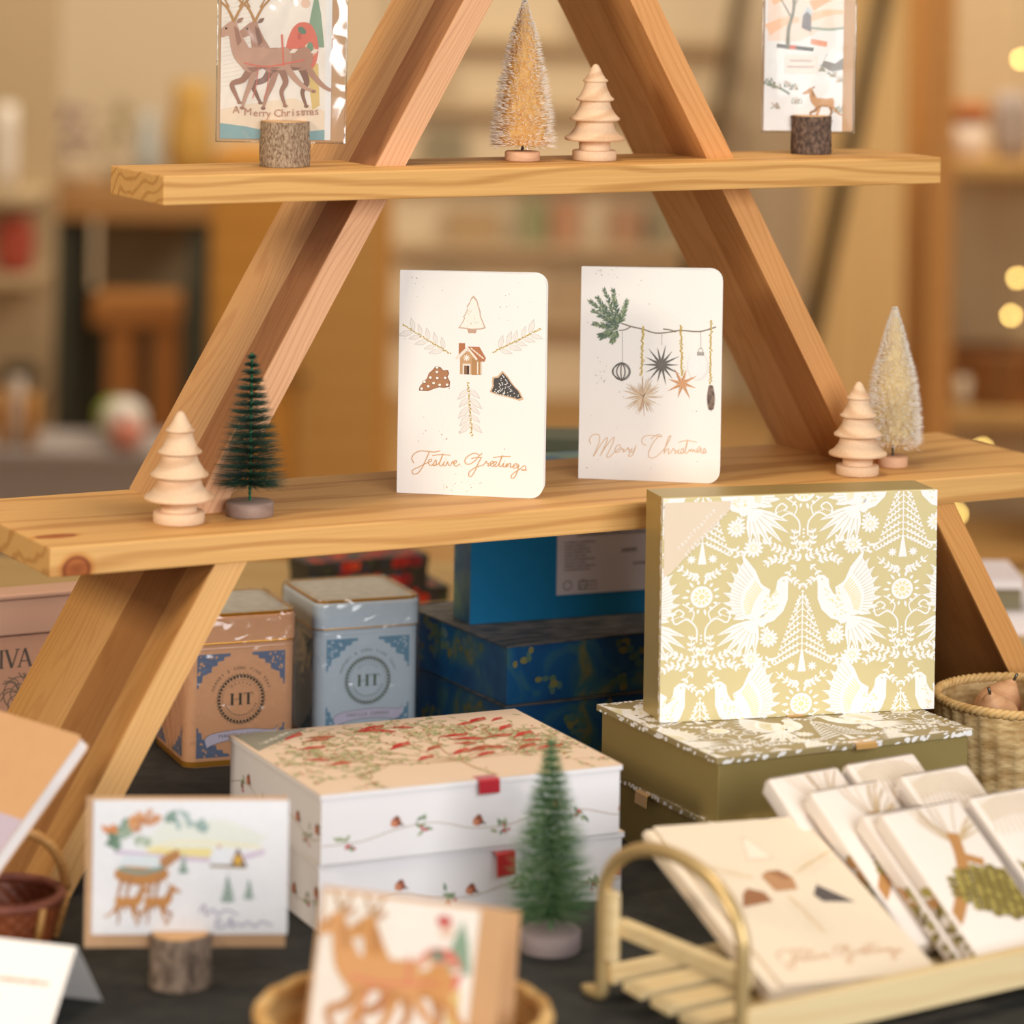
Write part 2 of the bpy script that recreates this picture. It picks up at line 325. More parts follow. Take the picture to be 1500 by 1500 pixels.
wood_tree(1256, 694.5, SM, 67, 'pale turned wooden tree at the right end of the middle shelf')
# ================================================================ bottle brush trees
wire = mat('twisted_wire', '#6a6558', .4, .7)
wire_g = mat('green_twisted_wire', '#2f6a4a', .35, .3)
def brush_tree(p, H, bh, br, hb, prof, cols, label, base_mt, wire_mt, n, frost=None, droop=.0, jit=.12, rings=0, bw=.22, rise=0.2, tilt=(0, 0), ymax=None, cmax=2., rz=None):
    """H total height, bh base height, br base radius, hb bristle bottom height, prof: (t, radius) bottom to top"""
    t = thing('bottle_brush_tree', label, 'bottle brush tree', p, R.random() * 6, 'bottle brush trees', rot=(tilt[0], tilt[1], R.random() * 6 if rz is None else rz))
    mb = MB(); mb.lathe([(br * .98, 0), (br, .6), (br, bh - .8), (br * .95, bh)], base_mt, 40); mb.build('base', t)
    mb = MB()
    for ph in (0, pi): mb.tube([(.55 * cos(a * 1. + ph), .55 * sin(a + ph), bh - 1 + (H - bh + 1) * a / (H * .9)) for a in [i * .45 for i in range(int(H * 2) + 1)]], .6, wire_mt, 5)
    mb.build('trunk', t)
    mb = MB(); mf = MB()
    def rad(q):
        for (a, ra), (b, rb) in zip(prof, prof[1:]):
            if a <= q <= b: return ra + (rb - ra) * (q - a) / (b - a)
        return prof[-1][1]
    for i in range(n):
        q = R.random() ** 1.25
        if rings: q = (int(q * rings) + R.gauss(.5, .16)) / rings
        q = min(max(q, 0), 1)
        a = R.random() * 2 * pi; L = rad(q) * (1 - jit * abs(R.gauss(0, 1)) + .04 * R.random()); z0 = hb + (H - hb) * q
        if ymax and sin(a) > .05 and cos(a) < cmax: L = min(L, (ymax + R.uniform(-.8, 0)) / sin(a))      # pressed against the leg
        dz = L * (rise * R.gauss(.6, .45)) - droop * L * R.random()
        if q < .1: dz -= L * .18 * R.random()
        mid = Vector((cos(a) * L * .55, sin(a) * L * .55, z0 + dz * .4)); end = Vector((cos(a) * L, sin(a) * L, z0 + dz))
        tn = Vector((-sin(a), cos(a), 0)) * bw; un = Vector((0, 0, bw)); st = Vector((cos(a) * .3, sin(a) * .3, z0))
        m_ = cols[R.randrange(len(cols))]
        wv = tn if R.random() < .5 else un
        mb.add([st - wv, st + wv, mid + wv, mid - wv, end], [(0, 1, 2, 3), (3, 2, 4)], m_)
        if frost and R.random() < frost[1]:
            e2 = mid.lerp(end, .6); k = bw * 2.4
            mf.add([e2 + Vector((0, 0, k * .5)), e2 + tn.normalized() * k, e2 - Vector((0, 0, k * .5)), e2 - tn.normalized() * k, end + (end - mid) * .06], [(0, 1, 4), (1, 2, 4), (2, 3, 4), (3, 0, 4)], frost[0])
    if frost:       # dense heart of the brush
        sd = R.random() * 9
        mb.lathe([(rad(q) * .64, hb + (H - hb) * q + .5) for q in [i / 40. for i in range(40)]] + [(0, H - 1)], cols[0], 40, lambda r, z, a, j: (min(r, (ymax or 99) / max(sin(a), .05) - .5 if cos(a) < cmax else 99) * (1 + .1 * sin(9 * a + 3.1 * j + sd) * sin(5 * a - 2.3 * j)), z), smooth=False)
    bo = mb.build('bristles', t)
    if frost: tag(mf.build('frosting', bo), 'white frosted tips')
    return t
gold = [fibre('sisal_gold', '#ffdb93'), fibre('sisal_amber', '#f6cc82'), fibre('sisal_pale', '#fff0c8')]
cream = [fibre('sisal_cream', '#fff0c4'), fibre('sisal_cream_pale', '#fff7de'), fibre('sisal_honey', '#fbe2a6')]
frost = pm('frosted_tip', '#fffaf4', .5, var=.02)
dk = [mat('bristle_dark_green', '#22402f', .5), mat('bristle_green_black', '#1b2f26', .5), mat('bristle_teal', '#2a4a3c', .5)]
gr = [fibre('bristle_green', '#5f8459', .4), fibre('bristle_mid_green', '#4a7350', .4), fibre('bristle_light_green', '#8fa878', .4)]
base_tan = wood_mat('brush_base_beech', '#e2b490', '#cf9a72', lines=.3)
base_grey = wood_mat('brush_base_grey', '#9c8478', '#7d675e', lines=.4)
p = az(765, 235, ST)
brush_tree(p, 113, 6.6, 12.4, 11, ((0, 25), (.1, 24), (.4, 19.5), (.75, 11), (1, 1.5)), gold, 'cream bottle brush tree on the top shelf with frosted tips', base_tan, wire, 6500, (frost, .6), jit=.12, bw=.2)
p = az(1307.5, 682.5, SM)
brush_tree(p, 117, 7.5, 11, 17, ((0, 22.5), (.12, 22.5), (.45, 18.5), (.8, 8.5), (1, 2)), cream, 'cream bottle brush tree at the right end of the middle shelf behind a wooden tree', base_tan, wire, 6500, (frost, .75), jit=.1, bw=.21, ymax=12.6, cmax=.35, rz=0.)
p = az(365.5, 754.5, SM)
brush_tree(p, 107.5, 9.5, 16, 19, ((0, 27), (.08, 28), (.3, 23.5), (.6, 15), (.85, 8.5), (1, 3)), dk, 'dark green bottle brush tree with green twisted wire on the middle shelf', base_grey, wire_g, 4200, None, rings=17, jit=.1, bw=.14, rise=.12, tilt=(.0, .0), ymax=14.6, rz=0.)
# ================================================================ folded cards on the middle shelf
paper = pm('speckled_card', '#f3efe9', .8, var=.025, scale=900, bump=.12, bscale=1200, spec=.15)
ROSE = ink('#d3a574', .4)
def folded_card(bl, br, W, H, rs, label, draw, open_deg, name):
    a, b = az(*bl, SM), az(*br, SM); th = math.atan2(b.y - a.y, b.x - a.x)
    t = thing('greeting_card', label, 'card', (a.x, a.y, SM), th, 'folded greeting cards on the middle shelf')
    mb = MB(); poly = rrect(0, 0, W, H, rs); mb.prism(poly, 0, .5, paper, 'y')
    draw.emit(mb, (0, 0, 0), (1, 0, 0), (0, 0, 1), clip=(.3, .3, W - .3, H - .3), h=.06, dl=.035); tag(mb.build('front_cover', t), 'front cover printed with ' + name)
    mb = MB(); mb.prism(poly, 0, .5, paper, 'y'); mb.build('back_cover', t, loc=(0, .8 * MM, 0), rz=radians(open_deg))
    return t
def quadmap(TL, TR, BL, BR, W, H):
    def fn(p):
        X, Y = p; u = v = .5
        for _ in range(6):
            l = BL[0] + (TL[0] - BL[0]) * v; r = BR[0] + (TR[0] - BR[0]) * v; u = (X - l) / (r - l)
            tp = TL[1] + (TR[1] - TL[1]) * u; bt = BL[1] + (BR[1] - BL[1]) * u; v = 1 - (Y - tp) / (bt - tp)
        return (u * W, v * H)
    return fn
def sprig(d, x0, y0, x1, y1, gcol, leafcols, L, flip=1):
    n = 5; a = math.atan2(y1 - y0, x1 - x0)
    for i in range(n):
        for sd in (-1, 1):
            q = .12 + .8 * i / n; x = x0 + (x1 - x0) * q; y = y0 + (y1 - y0) * q
            aa = a + sd * (.75 + .1 * R.random()); LL = L * (.8 + .3 * R.random())
            d.leaf(x, y, aa, LL, LL * .36, leafcols[0], 1); d.leaf(x, y, aa, LL * .92, LL * .26, leafcols[1], 2); d.stroke([(x, y), (x + LL * cos(aa), y + LL * sin(aa))], 1.6, leafcols[0], 3)
    k = 46
    for i in range(k):
        q = i / (k - 1.); x = x0 + (x1 - x0) * q + R.gauss(0, 3); y = y0 + (y1 - y0) * q + R.gauss(0, 3)
        d.ell(x, y, 5.2, 4, gcol[i % 2], 4, 6)
GLD = (ink('#c7a544', .35, .3), ink('#e2cb82', .35, .3)); LF = (ink('#d9d2ca'), ink('#ece7e0'))
W1, HH = 102.5, 154.
m1 = quadmap((60, 60), (948, 62), (45, 1425), (935, 1458), W1, HH)
d = Draw(m1); CK = ink('#c7a48c'); CB = ink('#b98a62')
tree_o = [(508, 205), (530, 232), (538, 262), (550, 300), (552, 330), (565, 360), (583, 405), (560, 412), (500, 418), (440, 410), (415, 408), (440, 372), (452, 345), (445, 340), (465, 305), (470, 280), (466, 274), (485, 245), (492, 222)]
d.poly(tree_o, ink('#cdb09a'), 1); cx, cy = 500, 340
d.poly([(cx + (x - cx) * .88, cy + (y - cy) * .9) for x, y in tree_o], ink('#f3eee2'), 2); d.poly([(470, 412), (528, 416), (522, 438), (478, 438)], CK, 1)
for _ in range(14): d.ell(R.uniform(465, 540), R.uniform(300, 400), 4, 4, ink('#dcd3bd'), 3, 6)
sprig(d, 365, 565, 78, 395, GLD, LF, 95); sprig(d, 630, 552, 915, 398, GLD, LF, 95); sprig(d, 478, 742, 500, 1068, GLD, LF, 100)
# gingerbread house
d.poly([(428, 590), (470, 545), (490, 560), (540, 600), (540, 692), (428, 692)], ink('#c99f74'), 2); d.poly([(500, 590), (560, 600), (560, 692), (500, 695)], ink('#b88b5e'), 3)
d.poly([(420, 500), (458, 500), (458, 545), (432, 575), (420, 575)], ink('#b5754f'), 2); d.poly([(475, 520), (545, 520), (585, 590), (575, 612), (545, 608)], ink('#b87a55'), 4)
d.stroke([(404, 598), (440, 560), (470, 528), (505, 568), (530, 600)], 13, ink('#efe3d2'), 5, sm=0)
for i in range(5): d.ell(500 + i * 16, 535 + i * 13, 12, 5, ink('#ead9c4'), 6, 8, .8)
for a in range(8): d.stroke([(468, 590), (468 + 20 * cos(a * pi / 4), 590 + 20 * sin(a * pi / 4))], 6, ink('#f5ece0'), 5)
d.poly([(444, 626), (492, 626), (492, 692), (444, 692)], ink('#eadfd0'), 4); d.poly([(453, 638), (484, 638), (484, 692), (453, 692)], ink('#8d6a50'), 5); d.poly([(470, 638), (484, 638), (484, 692), (470, 692)], ink('#5b4436'), 6)
for x in (535, 556): d.stroke([(x, 612), (x, 690)], 7, ink('#efe3d2'), 5, sm=0)
# cookies
o = [(280, 645), (310, 652), (325, 670), (355, 668), (362, 690), (352, 710), (368, 740), (365, 772), (330, 778), (300, 775), (270, 785), (235, 800), (178, 798), (182, 775), (205, 745), (228, 720), (238, 690), (258, 672)]
d.poly(o, ink('#8d5f42'), 1); d.poly([(270 + (x - 270) * .94, 725 + (y - 725) * .93) for x, y in o], ink('#b07f5c'), 2)
for x, y in ((288, 655), (288, 683), (248, 718), (290, 720), (338, 718), (212, 745), (268, 752), (235, 772), (305, 762), (350, 760), (195, 787)): d.ell(x, y, 12, 11, ink('#8a6750'), 3, 9); d.ell(x, y - 2, 9, 8, ink('#f4ece2'), 4, 9)
o = [(685, 665), (705, 685), (722, 705), (740, 735), (765, 765), (790, 790), (815, 840), (790, 850), (750, 838), (720, 830), (680, 822), (640, 812), (608, 798), (625, 760), (622, 735), (625, 705), (655, 700)]
d.poly(o, ink('#d7b491'), 1); d.poly([(700 + (x - 700) * .88, 768 + (y - 768) * .86) for x, y in o], ink('#4f4c4a'), 2)
for _ in range(120):
    x, y = R.uniform(632, 795), R.uniform(690, 835)
    if y > 690 + abs(x - 685) * (1.25 if x > 685 else 2.2) and y < 812 + (x - 640) * .15: d.ell(x, y, 4, 3, ink('#eceae6'), 3, 5)
def scr(d, strokes, w, m):
    for s_ in strokes: d.stroke(s_, w, m, 5, sm=5)
FG = [[(150, 1242), (138, 1215), (152, 1186), (188, 1168), (232, 1170), (278, 1173), (312, 1164)],
      [(245, 1172), (228, 1212), (205, 1262), (180, 1300), (155, 1311), (140, 1300), (146, 1284), (178, 1268), (208, 1252), (238, 1238), (258, 1228), (256, 1218), (243, 1222), (240, 1242), (252, 1256), (268, 1247), (284, 1222), (287, 1246), (277, 1258), (266, 1253), (290, 1252), (308, 1235), (325, 1190)],
      [(328, 1182), (316, 1218), (306, 1248), (316, 1260), (332, 1240), (338, 1228), (330, 1250), (342, 1258), (356, 1232), (360, 1250), (372, 1255), (386, 1230), (392, 1243), (408, 1236), (410, 1226), (398, 1226), (393, 1246), (408, 1260), (432, 1244)],
      [(262, 1196), (310, 1189), (372, 1192)],
      [(548, 1188), (522, 1178), (488, 1190), (463, 1214), (464, 1240), (488, 1246), (520, 1226), (545, 1196), (566, 1178)],
      [(500, 1212), (530, 1204), (566, 1205)],
      [(560, 1205), (540, 1245), (520, 1292), (498, 1322), (485, 1316), (490, 1292), (528, 1264), (572, 1250), (590, 1226), (594, 1240), (606, 1238), (600, 1256), (614, 1250), (632, 1234), (630, 1225), (618, 1232), (618, 1252), (632, 1258), (652, 1238), (650, 1227), (638, 1234), (638, 1252), (652, 1258), (668, 1240), (690, 1188)],
      [(686, 1192), (672, 1232), (670, 1254), (682, 1258), (698, 1236), (692, 1256), (704, 1260), (718, 1238), (714, 1262), (728, 1240), (738, 1240), (736, 1262), (752, 1258), (776, 1246), (772, 1238), (756, 1248), (756, 1268), (776, 1262), (788, 1246), (776, 1296), (758, 1328), (742, 1326), (750, 1304), (790, 1276), (822, 1250), (830, 1268), (818, 1282), (804, 1276), (838, 1280)],
      [(632, 1204), (682, 1196), (738, 1196)], [(702, 1222), (704, 1226)], [(344, 1216), (346, 1220)]]
scr(d, FG, 5.0, ROSE)
for _ in range(60): x, y = R.choice(((R.uniform(110, 350), R.uniform(90, 290)), (R.uniform(640, 880), R.uniform(100, 360)), (R.uniform(180, 460), R.uniform(1000, 1120)), (R.uniform(320, 560), R.uniform(1340, 1420)), (R.uniform(80, 900), R.uniform(90, 1420)))); q = R.uniform(1.5, 4.2); d.ell(x, y, q, q, ink(R.choice(('#a58a6e', '#c2b49c', '#b9a58a'))), 1, 6)
folded_card((581, 721.5), (796, 731), W1, HH, (.5, 9, 9, .5), 'white folded card with gingerbread house and Festive Greetings lettering on the middle shelf', d, 7, 'gingerbread motifs and gold lettering')
# card two
W2 = 101.
m2 = quadmap((95, 80), (988, 92), (70, 1418), (960, 1450), W2, HH)
d = Draw(m2); GN = [ink('#7c8a68'), ink('#62746a'), ink('#98a684'), ink('#556658')]
for (x, y, a, L) in ((330, 480, -2.6, 190), (320, 470, -2.2, 215), (330, 460, -1.75, 215), (335, 460, -1.25, 150), (325, 490, -2.95, 160), (300, 520, 3.0, 95), (290, 500, 2.6, 90), (320, 500, 2.0, 80), (330, 470, -2.45, 240), (325, 465, -1.95, 235)):
    for i in range(80):
        q = R.random(); px, py = x + L * q * cos(a), y + L * q * sin(a); aa = a + R.choice((-1, 1)) * R.uniform(.3, .9); ll = 34 * (1.1 - q * .5)
        d.stroke([(px, py), (px + ll * cos(aa), py + ll * sin(aa))], 8, GN[R.randrange(4)], 2, sm=0, taper=.7)
BR = ink('#8d7f6e')
d.stroke([(345, 455), (410, 475), (480, 490), (560, 513), (640, 508), (720, 495), (840, 500), (942, 470)], 8, BR, 3); d.stroke([(330, 500), (370, 495), (405, 476)], 7, BR, 3); d.stroke([(610, 488), (650, 492), (690, 504)], 8, BR, 3)
for x, y0_, y1_ in ((352, 505, 700), (600, 512, 590), (845, 500, 610)): d.stroke([(x, y0_), (x + 2, y1_)], 3, ink('#b7b0a8'), 3, sm=0)
for x0, y0_, x1, y1_ in ((483, 475, 470, 778), (720, 465, 728, 775), (913, 432, 902, 825)):
    for i in range(70): q = i / 69.; d.ell(x0 + (x1 - x0) * q + R.gauss(0, 4), y0_ + (y1_ - y0_) * q, 5, 5, GLD[i % 2], 4, 6)
G6 = ink('#6b6660'); G7 = ink('#9a958d')
d.ell(348, 755, 54, 58, ink('#e9e5de'), 3, 24); d.ring(348, 755, 54, 5, G6, 4)
for k in (-1, -.55, -.1, .35, .8): d.stroke([(348, 698), (348 + 52 * k, 735), (348 + 52 * k, 775), (348, 812)], 8, G6, 4)
def star(cx, cy, n, r0, rr, c1, c2, l, ph=0):
    for i in range(n):
        a = 2 * pi * i / n + ph; L = rr * (1 if i % 2 else .86); tip = (cx + L * cos(a), cy + L * sin(a)); b = pi / n
        d.poly([(cx, cy), (cx + r0 * cos(a - b), cy + r0 * sin(a - b)), tip], c1, l); d.poly([(cx, cy), tip, (cx + r0 * cos(a + b), cy + r0 * sin(a + b))], c2, l)
star(598, 710, 14, 34, 132, ink('#57534e'), ink('#86817a'), 5)
for i in range(110):
    a = R.random() * 2 * pi; L = R.uniform(60, 135); d.stroke([(482 - 4 * cos(a), 908 - 4 * sin(a)), (482 + L * cos(a), 908 + L * sin(a))], 8, ink(R.choice(('#cdb092', '#d9c3a6', '#bd9c7c', '#e2d2ba'))), 5, sm=0, taper=.8)
star(728, 825, 8, 26, 108, ink('#c48d62'), ink('#dcae86'), 7, .3)
d.ell(828, 715, 68, 92, ink('#e6e4e0'), 3, 28); d.ell(822, 710, 60, 84, ink('#efedea'), 4, 28); d.rect(822, 628, 866, 650, ink('#a7a29a'), 5); d.ring(845, 618, 14, 4, ink('#b9b4ac'), 5)
for i in range(16):
    y = 840 + i * 9.5
    for sd in (-1, 1, 0): d.leaf(908, y - 6, pi / 2 + sd * 1.0, 14 + 20 * sin(pi * (i + 2) / 19), 9, ink(R.choice(('#5d4c42', '#8a7464', '#7a6252'))), 5)
MC = [[(152, 1205), (142, 1182), (156, 1155), (182, 1144), (205, 1152), (206, 1185), (186, 1240), (168, 1282)], [(168, 1282), (196, 1238), (228, 1190), (256, 1164), (248, 1200), (218, 1262), (210, 1278)], [(210, 1278), (240, 1230), (272, 1188), (300, 1162), (288, 1205), (260, 1262), (252, 1284), (270, 1285), (292, 1262)],
      [(292, 1262), (314, 1246), (338, 1222), (332, 1208), (314, 1218), (304, 1240), (310, 1255), (330, 1250), (346, 1228), (350, 1240), (362, 1236), (354, 1254), (370, 1246), (386, 1226), (388, 1240), (398, 1236), (392, 1256), (404, 1250), (412, 1228), (408, 1250), (420, 1252), (436, 1212), (420, 1262), (402, 1280), (388, 1276), (400, 1262)],
      [(500, 1212), (475, 1196), (478, 1168), (506, 1150), (548, 1150), (592, 1158), (598, 1150), (570, 1145), (530, 1172)], [(580, 1154), (548, 1190), (522, 1240), (515, 1276), (532, 1290), (562, 1282), (592, 1256), (622, 1222), (650, 1170), (655, 1150), (640, 1165), (622, 1220), (612, 1262)],
      [(612, 1262), (630, 1236), (644, 1234), (638, 1262), (654, 1256), (672, 1228), (676, 1242), (686, 1240), (680, 1260), (692, 1254), (706, 1234), (700, 1258), (712, 1258), (730, 1226), (736, 1250), (724, 1262), (714, 1256), (742, 1252), (762, 1180)], [(762, 1172), (750, 1215), (744, 1250), (756, 1260), (772, 1236), (776, 1248), (786, 1232), (792, 1250), (802, 1234), (808, 1252), (822, 1246), (842, 1224), (834, 1218), (820, 1234), (822, 1254), (838, 1244), (846, 1228), (842, 1252), (854, 1252), (866, 1226), (874, 1250), (862, 1260), (852, 1254), (882, 1252)], [(702, 1192), (756, 1180), (820, 1190)]]
scr(d, MC, 4.6, ink('#e0c09e', .4))
for _ in range(55): x, y = R.choice(((R.uniform(180, 340), R.uniform(90, 190)), (R.uniform(180, 250), R.uniform(690, 830)), (R.uniform(100, 940), R.uniform(110, 1420)))); q = R.uniform(1.5, 4); d.ell(x, y, q, q, ink(R.choice(('#a59a8e', '#c2b49c', '#b9a58a'))), 1, 6)
folded_card((847, 700.5), (1057, 709), W2, 151, (.5, 9, 9, .5), 'white folded card with branch, hanging ornaments and Merry Christmas lettering on the middle shelf', d, 9, 'hanging ornaments and gold lettering')
# ================================================================ bark log card holders and sleeved cards
def log_holder(p, r, h, label, bark, rz, top='#d9a978', slot=12., tilt=0):
    t = thing('log_card_holder', label, 'card holder', p, rz, 'bark log card holders')
    seed = R.random() * 9; n = 64
    def rr(a, z): return r * (1 + .025 * sin(3 * a + seed) + .02 * sin(5 * a + 2 * seed) + .022 * sin(23 * a + z * .7 + seed) + .018 * sin(41 * a - z * .45) + .012 * sin(11 * a + z * 1.3))
    mb = MB(); zs = [0, .8] + [h * i / 12 for i in range(1, 12)] + [h - .6]
    vs = []; fs = []
    for i in range(n):
        a = 2 * pi * i / n
        for z in zs: vs.append((rr(a, z) * cos(a), rr(a, z) * sin(a), z))
    k = len(zs)
    for i in range(n):
        for j in range(k - 1): a, b = i * k + j, ((i + 1) % n) * k + j; fs.append((a, b, b + 1, a + 1))
    fs.append([i * k for i in range(n)][::-1]); mb.add(vs, fs, bark, True); mb.build('bark', t)
    mb = MB(); ins = .93
    for sd in (-1, 1):      # two half discs leave the slot for the card
        g = 1.1; pts = [(r * ins * cos(a), r * ins * sin(a)) for a in [pi * i / 24 * sd for i in range(25)] if abs(r * ins * sin(a)) > g]
        pts = [(math.sqrt((r * ins) ** 2 - g * g), g * sd)] + pts + [(-math.sqrt((r * ins) ** 2 - g * g), g * sd)]
        if sd < 0: pts = pts[::-1]
        mb.prism(pts, h - slot, h, endg)
    mb.build('cut_end', t)
    return t
endg = wood_mat('log_end_grain', '#dcae7c', '#c08a54', lines=.35, line_f=220)
bark1 = two_tone('bark_light', '#755b45', '#b09a80', 800, .36, .62, .9, 6, (1, 1, .45), bump=.6)
bark2 = two_tone('bark_dark', '#43342c', '#7d6656', 380, .35, .68, .9, 6, (1, 1, .7), bump=.5)
bark3 = two_tone('bark_grey', '#5d4c40', '#a08a78', 200, .35, .68, .9, 6, (1, 1, .5), bump=.6)
film = film_mat('clear_sleeve_film', .15, 40, .6)
film3 = film_mat('clear_sleeve_film_right', .015, 30, .3)
film2 = film_mat('clear_sleeve_film_flat', .05, 30, .35)
kraft = pm('kraft_paper', '#c9a27c', .8, var=.05, scale=300, spec=.15)
whitec = pm('white_card_stock', '#f1eeea', .75, var=.015, scale=300, spec=.15)
def deer(d, s, x, y, c, cd, flip=1, l=2, antler=True, back=None):
    d.push(s * flip, s, x, y)
    for pts, cc in (([(-20, -12), (-31, -30), (-47, -37), (-42, -52), (-36, -64)], cd), ([(-14, -14), (-20, -36), (-27, -54), (-32, -72)], c), ([(22, -10), (31, -32), (25, -48), (31, -68)], cd), ([(28, -6), (43, -26), (58, -40), (72, -46)], c)):
        d.stroke(pts, 11, cc, l, taper=.68); d.ell(pts[-1][0], pts[-1][1], 3.6, 2.4, cd, l + 1, 8)
    d.poly([(p.x, p.y) for p in crom([(-36, 2), (-30, 14), (-12, 17), (12, 15), (30, 18), (39, 8), (37, -8), (24, -16), (0, -13), (-20, -20), (-34, -12)], 4, True)], c, l + 1)
    d.poly([(p.x, p.y) for p in crom([(-30, -12), (-22, 10), (-32, 30), (-40, 46), (-44, 55), (-53, 53), (-66, 42), (-76, 36), (-75, 31), (-62, 31), (-53, 33), (-50, 18), (-44, 0)], 4, True)], c, l + 1)
    d.poly([(-26, -13), (0, -10), (24, -12), (14, -16), (-4, -14), (-18, -20)], cd, l + 2); d.poly([(-40, 18), (-34, 26), (-40, 44), (-46, 48), (-44, 34)], cd, l + 2); d.leaf(-42, 52, .7, 13, 6, cd, l + 2); d.ell(-57, 44, 1.8, 1.8, ink('#3b2a20'), l + 3, 6); d.ell(-75, 34, 2.6, 2.4, ink('#4d382c'), l + 3, 6); d.leaf(36, 10, .4, 13, 6, ink('#efe2d0'), l + 2); d.ell(4, 6, 22, 5, cd if False else c, l + 2)
    if antler:
        for k in (-1, 1):
            d.stroke([(-46, 54), (-46 + 10 * k, 74), (-48 + 26 * k, 92), (-42 + 26 * k, 116)], 4, ink('#b98a54'), l + 2, taper=.5)
            for q in (.35, .6, .8): d.stroke([(-46 + 22 * k * q, 54 + 60 * q), (-46 + 40 * k * q, 64 + 66 * q)], 3, ink('#b98a54'), l + 2, sm=0, taper=.5)
    d.pop()
BRN = ink('#a8703e'); BRD = ink('#7f5233'); RED = ink('#dd7a66'); RDD = ink('#c8504a')
def reindeer_scene(W, H, yb=.46, cols=('#c79f88', '#a67c68', '#b98e78', '#8f6a5a')):  # default deer colours paled to hold the haze of glare on the sleeve
    BRN, BRD, B2, B2D = [ink(q) for q in cols]
    d = Draw(); d.rect(0, 0, W, H, ink('#f3e9dc'), 0)
    d.poly([(0, 0), (W, 0), (W, H * .14), (W * .7, H * .20), (W * .3, H * .17), (0, H * .14)], ink('#f0dcc2'), 1); d.poly([(0, 0), (W, 0), (W, H * .05), (W * .6, H * .025), (W * .25, H * .06), (0, H * .075)], ink('#8fb0b2'), 2)
    for i in range(34): y = H * (.25 + .7 * i / 34); d.stroke([(W * .02, y), (W * .3, y + H * .03)], .25, ink('#dccab4'), 1, sm=0)
    k = W / 150.
    d.push(1, 1, 0, (yb - .46) * H)
    d.poly([(W * .80, H * .52), (W * .985, H * .52), (W * .95, H * .68), (W * .90, H * .80), (W * .86, H * .70)], ink('#8da58a'), 2)
    d.poly([(W * .70, H * .5), (W * .93, H * .44), (W * .95, H * .24), (W * .88, H * .22), (W * .84, H * .36)], ink('#dfc17c'), 2); d.poly([(q.x, q.y) for q in crom([(W * .62, H * .5), (W * .67, H * .6), (W * .76, H * .64), (W * .87, H * .62), (W * .93, H * .52), (W * .88, H * .42), (W * .72, H * .43)], 5, True)], RED, 3)
    for i in range(7): d.ell(W * R.uniform(.66, .9), H * R.uniform(.45, .6), W * .035, W * .02, ink(R.choice(('#e8a892', '#8aa07c', '#e3c8a4', '#c96a5c'))), 4, rot=R.random() * 3)
    d.ell(W * .78, H * .78, W * .05, W * .035, RDD, 4); d.ell(W * .80, H * .73, W * .045, W * .045, ink('#e9c6ae'), 3); d.ell(W * .77, H * .6, W * .045, W * .03, ink('#6d8a72'), 5, rot=-.7); d.ell(W * .85, H * .52, W * .03, W * .05, ink('#7b9a7e'), 5)
    deer(d, k * .98, W * .62, H * .46, B2, B2D, 1, 6); deer(d, k * .98, W * .42, H * .46, BRN, BRD, 1, 10)
    d.stroke([(W * .22, H * .44), (W * .45, H * .425), (W * .8, H * .46)], 2.2 * k, RED, 14); d.stroke([(W * .58, H * .58), (W * .6, H * .43)], 2.4 * k, RED, 14)
    for x in (.36, .47): d.stroke([(W * x, H * .42), (W * (x - .02), H * .33), (W * (x - .05), H * .27)], 1.2 * k, RED, 14)
    d.pop(); return d
def sleeved(p, ang, W, H, cx0, cx1, cy0, art, label, dx, z0, lean=0., edge=True, fm=None, env=kraft):
    """card in a clear sleeve with its envelope, local x to the right, centred at dx"""
    t = thing('greeting_card', label, 'card', p, ang, 'cards in clear sleeves', rot=(lean, 0, ang))
    mb = MB(); mb.box(dx + 1, dx + W - 1.2, .35, .75, z0 + 1.2, z0 + H, env); tag(mb.build('envelope', t), 'brown paper envelope')
    mb = MB(); mb.box(dx + cx0, dx + cx1, -.45, .2, z0 + cy0, z0 + H - 2, whitec); art.emit(mb, (dx + cx0, -.45, z0 + cy0), (1, 0, 0), (0, 0, 1), clip=(0, 0, cx1 - cx0, H - 2 - cy0), h=.05, dl=.02); mb.build('printed_card', t)
    mb = MB(); nx, nz = 14, 18; vs = []; fs = []
    for j in range(nz + 1):
        for i in range(nx + 1):
            u, v = i / nx, j / nz; b = min(1, 6 * u, 6 * (1 - u), 6 * v)
            vs.append((dx + W * u, -1.4 - b * (.8 + .8 * sin(5 * u + 7 * v) * sin(9 * v - 3 * u)), z0 + H * v))
    for j in range(nz):
        for i in range(nx): a = j * (nx + 1) + i; fs.append((a, a + 1, a + nx + 2, a + nx + 1))
    mb.add(vs, fs, fm or film, True)
    if edge:
        for x in (dx, dx + W): mb.tube([(x, -.6, z0), (x, -.6, z0 + H)], .45, film_edge, 6)
        mb.tube([(dx, -.6, z0), (dx + W, -.6, z0)], .45, film_edge, 6)
    tag(mb.build('clear_sleeve', t), 'clear plastic sleeve'); return t
film_edge = film_mat('sleeve_seam', .35, 80, .4)
CAMANG = -YAW
